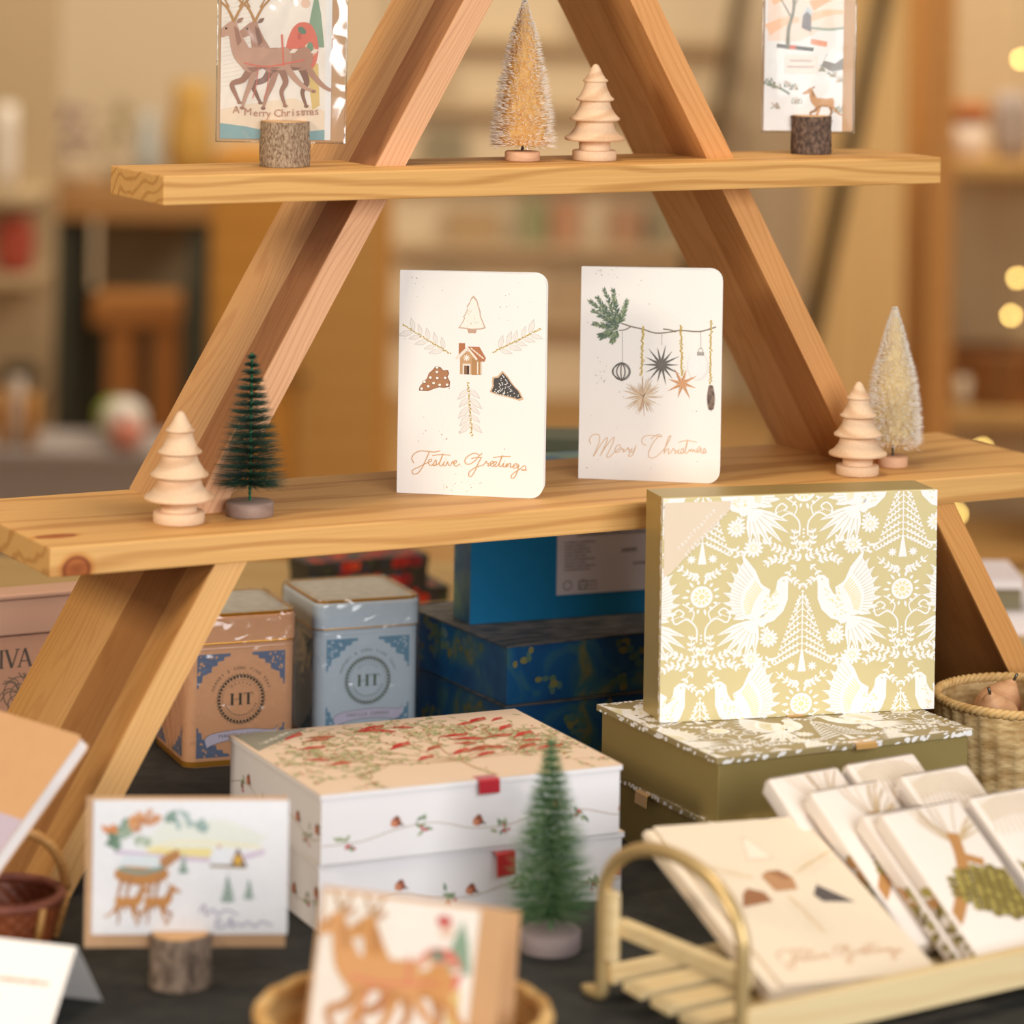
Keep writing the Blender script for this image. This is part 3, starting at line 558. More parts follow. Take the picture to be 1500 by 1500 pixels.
# left card on the top shelf
p = az(416.5, 243.3, ST); log_holder(p, 16.8, 31, 'light brown bark log holding the reindeer card at the left of the top shelf', bark1, CAMANG)
k = 2.2; W = 193 / k; art = reindeer_scene(71, 141, .385)
for ch, x, y in (('A', 11, 19.5), ('M', 19, 18.2), ('e', 24.2, 17.6), ('r', 27.6, 17.6), ('r', 30.2, 17.6), ('y', 33, 17.2)): art.text(ch, x, y, 7.2, ink('#b98a72'), 16)
for i, ch in enumerate('Christmas'): art.text(ch, 40 + i * 3.2 - (1 if i == 0 else 0), 17.6 + .22 * i, 7.4, ink('#b98a72'), 16)
sleeved((p.x, p.y, ST), CAMANG, W, 150, 2.5, 77.5, 2, art, 'reindeer Christmas card in a clear sleeve on the light bark log holder', (314 - 416.5) / k, (243.3 - 208) / k)
# right card
p = az(1187, 225, ST); log_holder(p, 14.6, 28.5, 'dark brown bark log holding the snowy landscape card at the right of the top shelf', bark2, CAMANG)
k = 2.03; W = 139 / k; Wc, Hc = 61, 146
d = Draw(); d.rect(0, 0, Wc, Hc, ink('#eeebe6'), 0); OR = ink('#eda574'); OP = ink('#f3c6a4')
d.rect(2, 62, Wc, Hc, ink('#f1dccb'), 1)
for x0, y0_, x1, y1_, w in ((2, 74, 25, 82, 9), (30, 82, 58, 88, 7), (34, 92, 61, 102, 8), (5, 95, 30, 100, 6), (28, 104, 60, 116, 7), (3, 118, 40, 126, 9)): d.stroke([(x0, y0_), ((x0 + x1) / 2, (y0_ + y1_) / 2 + 2), (x1, y1_)], w, R.choice((OR, OP, ink('#f0b48c'))), 2, taper=.6)
d.poly([(2, 50), (Wc, 50), (Wc, 76), (40, 74), (26, 66), (2, 66)], ink('#eceae4'), 3); d.stroke([(34, 76), (48, 75), (61, 77)], 2, ink('#a9b3a4'), 4); d.stroke([(34, 66), (46, 64)], 4, ink('#e7a68a'), 4)
d.stroke([(9, 62.5), (20, 61.5), (36, 60)], 2.8, ink('#6e6c68'), 4); d.rect(17, 60, 23, 63, ink('#d67a68'), 5)
d.stroke([(17, 60), (17.5, 75), (21, 90), (20, 110)], 3, ink('#8d8a7a'), 6, taper=.4); d.stroke([(19, 84), (12, 96), (6, 104)], 1.2, ink('#8d8a7a'), 6, taper=.5); d.stroke([(20, 90), (27, 102)], 1.2, ink('#8d8a7a'), 6, taper=.5)
d.poly([(27, 76), (34, 73), (34, 86), (31, 91), (28, 86)], ink('#8a8482'), 6); d.poly([(27, 84), (31, 92), (35, 88), (34, 85), (31, 88)], ink('#c9cfd0'), 7)
d.poly([(42, 48), (46, 57), (52, 60), (60, 52), (60, 46), (50, 44)], ink('#9a9690'), 5); d.poly([(44, 52), (48, 60), (54, 62), (59, 55), (52, 50)], ink('#f2f1ee'), 6)
d.rect(15, 42, 39, 56, ink('#f3e0d4'), 6)
for y, w in ((51.5, 8), (47, 10)):
    x = 27 - w
    while x < 27 + w: d.rect(x, y - .7, x + .8, y + .7 + R.random() * .5, ink('#b5a79c'), 7); x += 1.25
for x, y in ((4, 34), (9, 31), (22, 30), (50, 40), (57, 36), (24, 20), (8, 16), (56, 14), (42, 44), (16, 32)):
    for _ in range(7): a = R.uniform(.6, 2.6); d.stroke([(x + R.uniform(-4, 4), y), (x + 5 * cos(a), y + 5 * sin(a))], .8, ink(R.choice(('#a99a84', '#9ba38e', '#d9b394', '#7d8674'))), 4, sm=0, taper=.6)
d.stroke([(2, 34), (12, 31), (19, 27)], 1.8, ink('#8e9682'), 4)
deer(d, .20, 44, 21, ink('#c99a6c'), ink('#a07650'), 1, 8, False)
sleeved((p.x, p.y, ST), CAMANG, W, 150, 1.5, 59.5, 1.2, d, 'snowy village landscape card in a clear sleeve on the dark bark log holder', (1113 - 1187) / k, (225 - 193.5) / k, fm=film3)
# front landscape card
p = az(263, 1442, T + .1); log_holder(p, 17.6, 31, 'grey brown bark log holding the wide deer card at the front left of the table', bark3, CAMANG + .06)
k = 2.54; Wc, Hc = 113, 78
d = Draw(); d.rect(0, 0, Wc, Hc, ink('#f4f3f5'), 0)
px = lambda X, Y: ((X - 133) / 287 * Wc, (1368 - Y) / 193 * Hc)
d.poly([px(*q) for q in ((210, 1262), (330, 1258), (300, 1244), (215, 1242))], ink('#f3e3a0'), 1); d.poly([px(*q) for q in ((200, 1244), (365, 1246), (390, 1230), (330, 1205), (240, 1205))], ink('#eef0e6'), 1); d.stroke([px(210, 1246), px(270, 1236), px(380, 1244)], 2, ink('#f7efcf'), 2)
d.stroke([px(165, 1250), px(250, 1258), px(330, 1262), px(385, 1250)], 2.6, ink('#d9c6da'), 2)
for X, Y, c in ((160, 1232, '#6f8a74'), (170, 1238, '#7f9a84'), (182, 1215, '#86a08a'), (200, 1207, '#c98c62'), (190, 1208, '#e0a26c'), (160, 1220, '#e0935c'), (220, 1204, '#d9a27c'), (246, 1204, '#8ea69a'), (292, 1214, '#a3b8b2'), (265, 1205, '#b5c6c2'), (176, 1225, '#a5b6a0'), (205, 1232, '#b9c6b0')):
    for _ in range(5): d.ell(*px(X + R.gauss(0, 5), Y + R.gauss(0, 4)), 3.2, 1.6, ink(c), 3, 8, R.random() * 3)
d.poly([px(*q) for q in ((305, 1268), (305, 1255), (312, 1246), (334, 1246), (338, 1262), (338, 1270))], ink('#f0f1f6'), 4); d.poly([px(*q) for q in ((334, 1272), (346, 1244), (360, 1272))], ink('#7a5f62'), 5); d.ell(*px(346, 1262), 2.6, 3, ink('#e2b44a'), 6); d.stroke([px(305, 1270), px(358, 1272)], 1.6, ink('#9a8464'), 5); d.stroke([px(318, 1246), px(318, 1240)], 1.4, ink('#d9a49a'), 5)
for X, Y, s in ((332, 1318, 1.), (362, 1315, .75), (266, 1278, .7)):
    for i in range(5): q = i / 4.; d.ell(px(X, Y)[0] + R.gauss(0, .4), px(X, Y)[1] + 14 * s * q, 4.2 * s * (1.05 - q), 2 * s, ink(R.choice(('#8aa092', '#9db0a4'))), 4, 8)
d.ell(*px(205, 1282), 16, 6.5, ink('#c98f54'), 5); d.poly([px(*q) for q in ((230, 1282), (262, 1258), (258, 1246), (240, 1254), (222, 1272))], ink('#c08a58'), 5)
for X in (178, 190, 222, 232): d.stroke([px(X, 1285), px(X - 6, 1310), px(X - 10, 1335)], 2.2, ink('#b9835a'), 5, taper=.5)
d.poly([px(*q) for q in ((170, 1270), (235, 1274), (228, 1256), (180, 1254))], ink('#e3ebee'), 6); d.stroke([px(172, 1274), px(205, 1280), px(238, 1272)], 2.4, ink('#8fa59a'), 7)
for X, Y in ((185, 1322), (228, 1322)): deer(d, .18, *px(X, Y), ink('#cf9456'), ink('#b07a48'), -1, 7, False)
SC = ink('#a99fb8')
for s_ in ([(290, 1336), (298, 1326), (300, 1340), (310, 1332), (318, 1340), (330, 1333), (348, 1340)], [(324, 1352), (318, 1346), (316, 1358), (330, 1356), (338, 1344), (338, 1358), (346, 1352), (354, 1356), (362, 1350), (372, 1357), (382, 1350), (398, 1355)]): d.stroke([px(*q) for q in s_], .9, SC, 6)
sleeved((p.x, p.y, T + .1), CAMANG + .06, 300 / k, 88, 5, 5 + Wc, 8.8, d, 'wide white card with deer and cottage in a clear sleeve on the front log holder', (120 - 263) / k, (1442 - 1391) / k, lean=radians(-1.5), fm=film2, edge=False)
# ================================================================ printed dove boxes
foil = pm('gold_card_board', '#b9a468', .38, .55, var=.03, scale=60, spec=.5)
foil_f = pm('gold_field_lit', '#d6c794', .5, .12, var=.03, scale=60, spec=.4)  # lid field of the upright box, lighter copy for its front-lit face
DW = ink('#f6f3f0', .45); DG = ink('#efe3ac', .4); FLD = ink('#d9cda4', .5)
def dove(d, flip):
    d.push(flip, 1)
    d.poly([(-52, 402), (-66, 412), (-88, 410), (-108, 392), (-112, 360), (-128, 330), (-150, 318), (-190, 250), (-218, 210), (-175, 205), (-120, 222), (-80, 262), (-62, 310), (-62, 360), (-60, 390)], DW, 1)
    ol = [(-135, 362), (-170, 385), (-215, 440), (-262, 500), (-282, 465), (-300, 425), (-314, 382), (-322, 335), (-318, 290), (-300, 255), (-262, 232), (-222, 222), (-185, 235), (-150, 280)]
    d.poly([(-140 + (x + 140) * .9, 300 + (y - 300) * .9) for x, y in ol], DW, 2)
    tips = [(-258, 515), (-280, 478), (-302, 440), (-320, 398), (-332, 352), (-334, 308), (-320, 266), (-290, 236)]
    for i, (x, y) in enumerate(tips):
        rx, ry = -165 - 6 * i, 330 - 9 * i; a = math.atan2(y - ry, x - rx); L = math.hypot(x - rx, y - ry); d.leaf(rx, ry, a, L, 40, DW, 3)
    for i in range(15):
        q = i / 14.; x = -262 + (-290 + 262) * q - 55 * sin(pi * q); y = 490 - 250 * q; rx, ry = -160 - 45 * q, 335 - 70 * q
        d.stroke([(rx + (x - rx) * .5, ry + (y - ry) * .5), (rx + (x - rx) * .95, ry + (y - ry) * .95)], 2.6, FLD, 5, sm=0, taper=.5); d.stroke([(rx + (x - rx) * .12, ry + (y - ry) * .12), (rx + (x - rx) * .4, ry + (y - ry) * .4)], 4.5, DG, 5, sm=0)
    for i in range(6): a = 3.5 + .235 * i; L = (175, 200, 205, 198, 180, 150)[i]; d.leaf(-192, 232, a, L, 30, DW, 2); d.stroke([(-192 + 60 * cos(a), 232 + 60 * sin(a)), (-192 + L * .85 * cos(a), 232 + L * .85 * sin(a))], 2.6, FLD, 3, sm=0)
    for i in range(24): x, y = R.uniform(-150, -85), R.uniform(235, 350); d.ell(x - (350 - y) * .3, y, 6, 3, DG, 4, 6, .6)
    d.ell(-80, 392, 4, 4, FLD, 5, 6); d.pop()
def flower(d, x, y, r):
    for i in range(12): a = i * pi / 6; d.ell(x + r * .72 * cos(a), y + r * .72 * sin(a), r * .34, r * .17, DW, 1, 8, a)
    d.ell(x, y, r * .55, r * .55, DW, 2, 12)
    for i in range(8): a = i * pi / 4; d.ell(x + r * .3 * cos(a), y + r * .3 * sin(a), r * .13, r * .08, DG, 3, 6, a)
def vine(d, pts, L=26, n=7, w=4):
    P = crom(pts, 6); d.stroke(pts, w, DW, 1)
    for i in range(n):
        k = int((i + .5) / n * (len(P) - 2)); a = math.atan2(P[k + 1].y - P[k].y, P[k + 1].x - P[k].x)
        for sd in (-1, 1): d.leaf(P[k].x, P[k].y, a + sd * .85, L, L * .5, DW, 1)
def motif(d):
    d.poly([(-4, 90), (4, 90), (18, 0), (-18, 0)], DW, 1); d.stroke([(0, 80), (0, 335)], 5, DW, 1, sm=0); d.ell(0, 343, 6, 6, DW, 1, 8)
    for i in range(9):
        y = 70 + i * 30; w = 104 * (1 - i / 9.6)
        for sd in (-1, 1):
            d.stroke([(0, y + 22), (sd * w * .5, y + 4), (sd * w, y - 34 + i * 2)], 4, DW, 1)
            m = max(2, int(w / 14))
            for j in range(1, m + 1):
                q = j / m; x_, y_ = sd * w * q, y + 22 - (56 - i * 2) * q * .95
                for e in (-1, 1): d.leaf(x_, y_, (pi / 2 - sd * 1.2) + e * .8, 17, 9, DW, 2)
    for sd in (-1, 1):
        for i in range(8): a = i * pi / 4; d.leaf(sd * 44, 22, a, 21, 8, DW, 1)
        vine(d, [(sd * 8, -52), (sd * 50, -46), (sd * 108, 4)], 24, 5); dove(d, sd)
        vine(d, [(sd * 48, 402), (sd * 30, 385), (sd * 2, 362)], 22, 3)
        flower(d, sd * 140, 148, 38); flower(d, sd * 212, 62, 40)
        vine(d, [(sd * 150, 175), (sd * 168, 215), (sd * 175, 255)], 24, 4); vine(d, [(sd * 185, 55), (sd * 150, 30), (sd * 135, 62), (sd * 100, 40)], 24, 4); vine(d, [(sd * 250, 90), (sd * 285, 92)], 22, 3)
        sp = [(sd * (12 + 6), -330), (sd * 20, -270), (sd * 60, -232), (sd * 105, -250), (sd * 118, -215), (sd * 95, -190), (sd * 72, -205), (sd * 84, -220)]
        d.stroke(sp, 7, DW, 1); d.stroke([(sd * 40, -240), (sd * 30, -205), (sd * 55, -180), (sd * 78, -165)], 6, DW, 1)
        for i in range(9): d.ell(sd * (50 + 9 * i), -218 - 3 * abs(i - 4), 3.4, 3.4, DW, 2, 6)
        vine(d, [(sd * 16, -400), (sd * 40, -345), (sd * 34, -300)], 24, 4); vine(d, [(sd * 10, -428), (sd * 75, -396), (sd * 128, -372)], 26, 6); vine(d, [(sd * 60, -440), (sd * 118, -425), (sd * 165, -452)], 26, 5)
        vine(d, [(sd * 30, -455), (sd * 62, -490), (sd * 60, -530)], 22, 3)
    d.ell(0, -138, 46, 46, DW, 1, 24)
    for i in range(14): a = 2 * pi * i / 14; d.leaf(52 * cos(a), -138 + 52 * sin(a), a, 30 if i % 2 else 22, 12, DW, 1)
    for i in range(10): a = 2 * pi * i / 10; d.ell(26 * cos(a), -138 + 26 * sin(a), 9, 5, DG, 3, 8, a)
    d.ell(0, -138, 12, 12, DG, 3, 8)
    d.poly([(0, -392), (-24, -366), (-20, -352), (-8, -352), (0, -362), (8, -352), (20, -352), (24, -366)], DW, 2); d.poly([(0, -382), (-14, -366), (0, -368), (14, -366)], DG, 3)
    for i in range(3): d.ell(0, -335 + 16 * i, 5, 5, DW, 1, 8)
def dove_print(W, H, ax=585, bx=165, ay=191, s=.1712, sy=.157):
    d = Draw()
    for i in range(-1, 3):
        for (x0, y0_) in ((ax + 840 * i, ay), (bx + 840 * i, ay + 475)):
            for j in (-1, 0, 1):
                y = y0_ + 912 * j
                if -700 < y < H / sy + 700 and -420 < x0 < W / s + 420: d.push(s, sy, x0 * s, y * sy); motif(d); d.pop()
    return d
def gift_box(par, name, label, cat, group, body, lidm, lid_t, over, top_print=None, field=None, tabs=(), rot=None):
    """par = x,y,th,W,D,H,z ; body with a lid plate lying on top"""
    x, y, th, W, D, H, z = par; t = thing(name, label, cat, (x, y, z), th, group)
    mb = MB(); mb.box(0, W, 0, D, 0, H - lid_t, body, .5); mb.build('box_body', t)
    mb = MB(); mb.box(-over, W + over, -over, D + over, H - lid_t, H, lidm, .6)
    if top_print: top_print.emit(mb, (-over, -over, H), (1, 0, 0), (0, 1, 0), clip=(.3, .3, W + 2 * over - .3, D + 2 * over - .3), h=.06, dl=.03)
    return t, mb
def edge_specks(mb, W, D, over, z0, z1, n=46):
    d = Draw()
    for i in range(n): x = R.uniform(0, W + 2 * over); d.ell(x, R.uniform(.6, z1 - z0 - .6), R.uniform(1.2, 3.2), R.uniform(.7, 1.6), DW, 0, 8, R.random())
    d.emit(mb, (-over, -over, z0), (1, 0, 0), (0, 0, 1), clip=(0, .2, W + 2 * over, z1 - z0 - .2), h=.06)
    d = Draw()
    for i in range(int(n * .8)): x = R.uniform(0, D + 2 * over); d.ell(x, R.uniform(.6, z1 - z0 - .6), R.uniform(1.2, 3.2), R.uniform(.7, 1.6), DW, 0, 8, R.random())
    d.emit(mb, (-over, D + over, z0), (0, -1, 0), (0, 0, 1), clip=(0, .2, D + 2 * over, z1 - z0 - .2), h=.06)
GRP = 'gold boxes with white doves'
foil_d = pm('gold_field_shaded', '#a8966a', .5, .2, var=.03, scale=60)  # same lid field, darker copy for the less lit flat lids
rib_g = pm('gold_ribbon', '#c79a58', .4, .2, var=.05, sheen=.3)
def ribbon_tab(t, x, y, z, mt, w=14, L=9, sag=5, rz=0.):
    mb = MB(); P = [(0, 7.0, .45), (0, -1.6, .5), (0, -3.6, -.4), (0, -4.2, -L)]
    vs = []; 
    for (a, b, c) in P: vs += [(-w / 2, b, c), (w / 2, b, c)]
    for (a, b, c) in P: vs += [(-w / 2, b + .5, c - .5), (w / 2, b + .5, c - .5)]
    n = 8; fs = [(2 * i, 2 * i + 1, 2 * i + 3, 2 * i + 2) for i in range(3)] + [(n + 2 * i, n + 2 * i + 2, n + 2 * i + 3, n + 2 * i + 1) for i in range(3)] + [(6, 7, 15, 14), (0, 8, 9, 1)] + [(2 * i, 2 * i + 2, n + 2 * i + 2, n + 2 * i) for i in range(3)] + [(2 * i + 1, n + 2 * i + 1, n + 2 * i + 3, 2 * i + 3) for i in range(3)]
    mb.add(vs, fs, mt); return mb.build('ribbon_tab', t, loc=(x * MM, y * MM, z * MM), rz=rz)
par3 = (39.7, -166, -.05, 196, 156, 42.9, T + .05)
t, mb = gift_box(par3, 'gift_box', 'gold dove patterned box at the bottom of its stack on the table', 'box', GRP, foil, foil_d, 4.2, 2.5, dove_print(201, 161, 500, 80, 120)); edge_specks(mb, 196, 156, 2.5, 38.7, 42.9); lo_ = mb.build('lid', t); tag(ribbon_tab(lo_, -2.5, 100, 41, rib_g, 16, 8, rz=-pi / 2), 'gold ribbon pull')
par2 = (40.4, -160, -.02, 192, 156, 43, T + 43.1)
t, mb = gift_box(par2, 'gift_box', 'gold dove patterned box lying flat in the middle of its stack under the upright one', 'box', GRP, foil, foil_d, 4.2, 3, dove_print(198, 162, 640, 220, 60)); edge_specks(mb, 192, 156, 3, 38.8, 43); lo_ = mb.build('lid', t); tag(ribbon_tab(lo_, 108, -3, 42.6, rib_g, 16, 3), 'gold ribbon pull')
# upright box
Sx, Sy, Sth, SW, SD, SH = 51.7, -66.4, -.215, 197, 38.4, 149.5
t = thing('gift_box', 'gold box with white doves standing upright on two flat ones, front facing out', 'box', (Sx, Sy, T + 86.3), Sth, GRP)
mb = MB(); mb.box(1, SW - 1, 4, SD, 0, SH, foil, .5); mb.build('box_body', t)
mb = MB(); mb.box(0, SW, 0, 4, 0, SH, foil_f, .5); dp = dove_print(SW, SH); dp.emit(mb, (0, 0, 0), (1, 0, 0), (0, 0, 1), clip=(.2, .2, SW - .2, SH - .2), h=.06, dl=.03)
d = Draw()
for i in range(70): d.ell(R.uniform(0, 4), R.uniform(0, SH), R.uniform(.6, 1.4), R.uniform(.8, 2.2), DW, 0, 8)
d.emit(mb, (0, 4, 0), (0, -1, 0), (0, 0, 1), clip=(.2, 0, 3.8, SH), h=.06); lo_ = mb.build('lid', t)
mb = MB(); mb.prism([(1.2, SH - 3), (1.2, SH - 52), (6, SH - 50), (47, SH - 9), (48, SH - 3)], -.45, -.25, pm('pale_corner_label', '#e6d3ba', .4, var=.03), 'y')
d = Draw()
for L, off, n in ((34, 0, 12), (38, -7, 13)):
    for i in range(n): q = i / (n - 1.); x, y = 8 + L * .7 * q + 4 - off * .7, SH - 40 + L * .7 * q + 7 + off * .7; d.push(1, 1, x, y, .785); d.rect(-.8, -1.6, -.2, 1.6, ink('#eee4d8'), 0); d.rect(-.8, R.choice((-1.6, 0, 1.)), .9, R.choice((-1., .5, 1.6)), ink('#eee4d8'), 0); d.pop()
d.emit(mb, (0, -.45, 0), (1, 0, 0), (0, 0, 1), h=.05); tag(mb.build('corner_label', lo_), 'pale corner label with silver lettering')
tag(ribbon_tab(lo_, 96, 1, .7, rib_g, 12, .2), 'gold ribbon pull')
# ================================================================ white boxes with red birds
bw = pm('white_printed_board', '#efebec', .6, var=.015, scale=60); bt = pm('warm_lit_lid_top', '#e8cfb6', .6, var=.02, scale=60)  # second board: top of the white lid, tinted for warm light from above
rib_r = pm('red_ribbon', '#b3192b', .35, 0, var=.08, sheen=.4); rib_r2 = pm('red_ribbon_bright', '#c92a2c', .35, 0, var=.08, sheen=.4)
def birdy(d, x, y, s, a, c, l=4):
    d.push(s, s, x, y, a); d.poly([(-10, 0), (-4, 4), (2, 4.5), (6, 3), (9, 4), (7, 0), (2, -3), (-4, -2), (-16, -3)], c, l); d.ell(2, -1, 4, 2.2, ink('#c9785c'), l + 1, 8); d.pop()
LG = [ink('#b3b384'), ink('#a3aa7c'), ink('#c4ba8c')]
def tree_top(W, D):
    d = Draw(); tr = ink('#bf9a74'); x0, y0_ = W * .59, D * .03
    def br(x, y, a, L, w, dep):
        x1, y1 = x + L * cos(a), y + L * sin(a); d.stroke([(x, y), (x + L * .5 * cos(a + .1), y + L * .5 * sin(a + .1)), (x1, y1)], w, tr, 1, taper=.3)
        if dep > 0:
            for k in (-1, 0, 1) if dep > 2 else (-1, 1): br(x1, y1, a + k * R.uniform(.35, .7) + R.gauss(0, .1), L * R.uniform(.62, .85), w * .62, dep - 1)
        for _ in range(5 if dep < 3 else 2):
            q = R.random(); xx, yy = x + (x1 - x) * q, y + (y1 - y) * q; d.leaf(xx, yy, R.random() * 6.28, R.uniform(4, 8), 2.2, LG[R.randrange(3)], 2)
            if R.random() < .3: d.ell(xx + R.gauss(0, 2), yy + R.gauss(0, 2), 1, 1, ink('#b8453c'), 3, 6)
    br(x0, y0_, 1.75, D * .26, 2.6, 0); xb, yb = x0 + D * .26 * cos(1.75), y0_ + D * .26 * sin(1.75)
    for a, L in ((2.75, 34), (2.35, 40), (1.95, 40), (1.5, 40), (1.05, 38), (.6, 36), (.25, 34), (3.0, 46), (.05, 44)): br(xb, yb, a, L, 1.4, 3)
    for i in range(34): birdy(d, R.uniform(W * .08, W * .95), R.uniform(D * .30, D * .93), R.uniform(.6, 1.05), R.uniform(-.6, .6), ink(R.choice(('#c22f2c', '#cc443a', '#b0593c'))), 5)
    for i in range(150):
        x, y = R.uniform(W * .04, W * .97), R.uniform(D * .28, D * .97); d.leaf(x, y, R.random() * 6.3, R.uniform(3.5, 7), 2., LG[R.randrange(3)], 2)
        if i % 5 == 0: d.stroke([(x, y), (x + R.uniform(-14, 14), y + R.uniform(-8, 10)), (x + R.uniform(-20, 20), y + R.uniform(-4, 16))], .5, tr, 1)
    return d
def side_print(W, H, z):
    d = Draw(); tw = ink('#b9a48c'); P = [(-5, H * .3)] + [(W * i / 8., H * (.40 + .1 * sin(i * 1.7 + z))) for i in range(1, 9)] + [(W + 5, H * .6)]; d.stroke(P, .55, tw, 1)
    for i in range(9):
        x, y = P[i + 1] if i < 9 else P[-1]; x += R.uniform(-8, 8)
        if i % 2 == 0:
            for _ in range(6): d.leaf(x + R.gauss(0, 3), y + R.gauss(0, 2), R.random() * 6.3, R.uniform(4, 7), 2.2, ink(R.choice(('#8c9c78', '#7a8e72', '#a3ac86'))), 2)
            for _ in range(4): d.ell(x + R.gauss(0, 2.5), y - 3 + R.gauss(0, 1.5), 1, 1, ink('#c84a58'), 3, 6)
        else:
            d.ell(x, y + 4.2, 3.4, 3, ink('#b5573c'), 3, 12); d.ell(x - 1.5, y + 3.5, 2.2, 2, ink('#d08a68'), 4, 10); d.poly([(x + 2, y + 5), (x + 6, y + 1.5), (x + 1, y + 2.5)], ink('#7a5a48'), 4); d.ell(x + .5, y + 6.6, 2, 1.6, ink('#8c5a44'), 4, 8)
    return d
def bird_box(par, label, tabz, tab_x, rb, rzt=0., tabL=11):
    x, y, th, W, D, H, z = par; t = thing('gift_box', label, 'box', (x, y, z), th, 'white boxes with red birds')
    mb = MB(); mb.box(0, W, 0, D, 0, H - 3.6, bw, .5); side_print(W, H - 4, z).emit(mb, (0, 0, 0), (1, 0, 0), (0, 0, 1), clip=(.5, .5, W - .5, H - 4.2), h=.06, dl=.03); side_print(D, H - 4, z + 2).emit(mb, (0, D, 0), (0, -1, 0), (0, 0, 1), clip=(.5, .5, D - .5, H - 4.2), h=.06, dl=.03); mb.build('box_body', t)
    mb = MB(); mb.box(-1.2, W + 1.2, -1.2, D + 1.2, H - 3.6, H - .5, bw, .5); mb.box(-1.2, W + 1.2, -1.2, D + 1.2, H - .5, H, bt); tree_top(W, D).emit(mb, (0, 0, H), (1, 0, 0), (0, 1, 0), clip=(0, 0, W, D), h=.06, dl=.03); lo_ = mb.build('lid', t)
    tag(ribbon_tab(lo_, tab_x, -1.2, tabz, rb, 14, tabL, rz=rzt), 'red ribbon pull'); return lo_, W, D, H
bird_box((-227, -132, -.072, 205, 160, 42.5, T + .05), 'white bird patterned box at the bottom of its stack behind the front green brush tree', 38, 122, rib_r2, .25, 14)
t, W, D, H = bird_box((-229, -138, -.058, 203, 160, 43.4, T + 42.7), 'white bird patterned box on top of its stack with red birds on the lid', 43.2, 110, rib_r, 0, 8)
mb = MB(); mb.prism([(2, D - 2), (2, D - 46), (52, D - 2)], H + .35, H + .55, pm('grey_corner_label', '#9b9a8c', .4, .2, var=.03))
d = Draw()
for off, n in ((0, 12), (-7, 12)):
    for i in range(n): q = i / (n - 1.); d.push(1, 1, 9 + 26 * q - off * .6, D - 34 + 22 * q + 3 - off * .3 + (0 if off else 0), .7); d.rect(-.8, -1.8, -.2, 1.8, ink('#e2dccb'), 0); d.rect(-.8, R.choice((-1.8, 0, 1.2)), .9, R.choice((-1.2, .6, 1.8)), ink('#e2dccb'), 0); d.pop()
d.emit(mb, (0, 0, H + .55), (1, 0, 0), (0, 1, 0), clip=(2, D - 46, 52, D - 2), h=.05); tag(mb.build('corner_label', t), 'grey corner label with pale lettering')
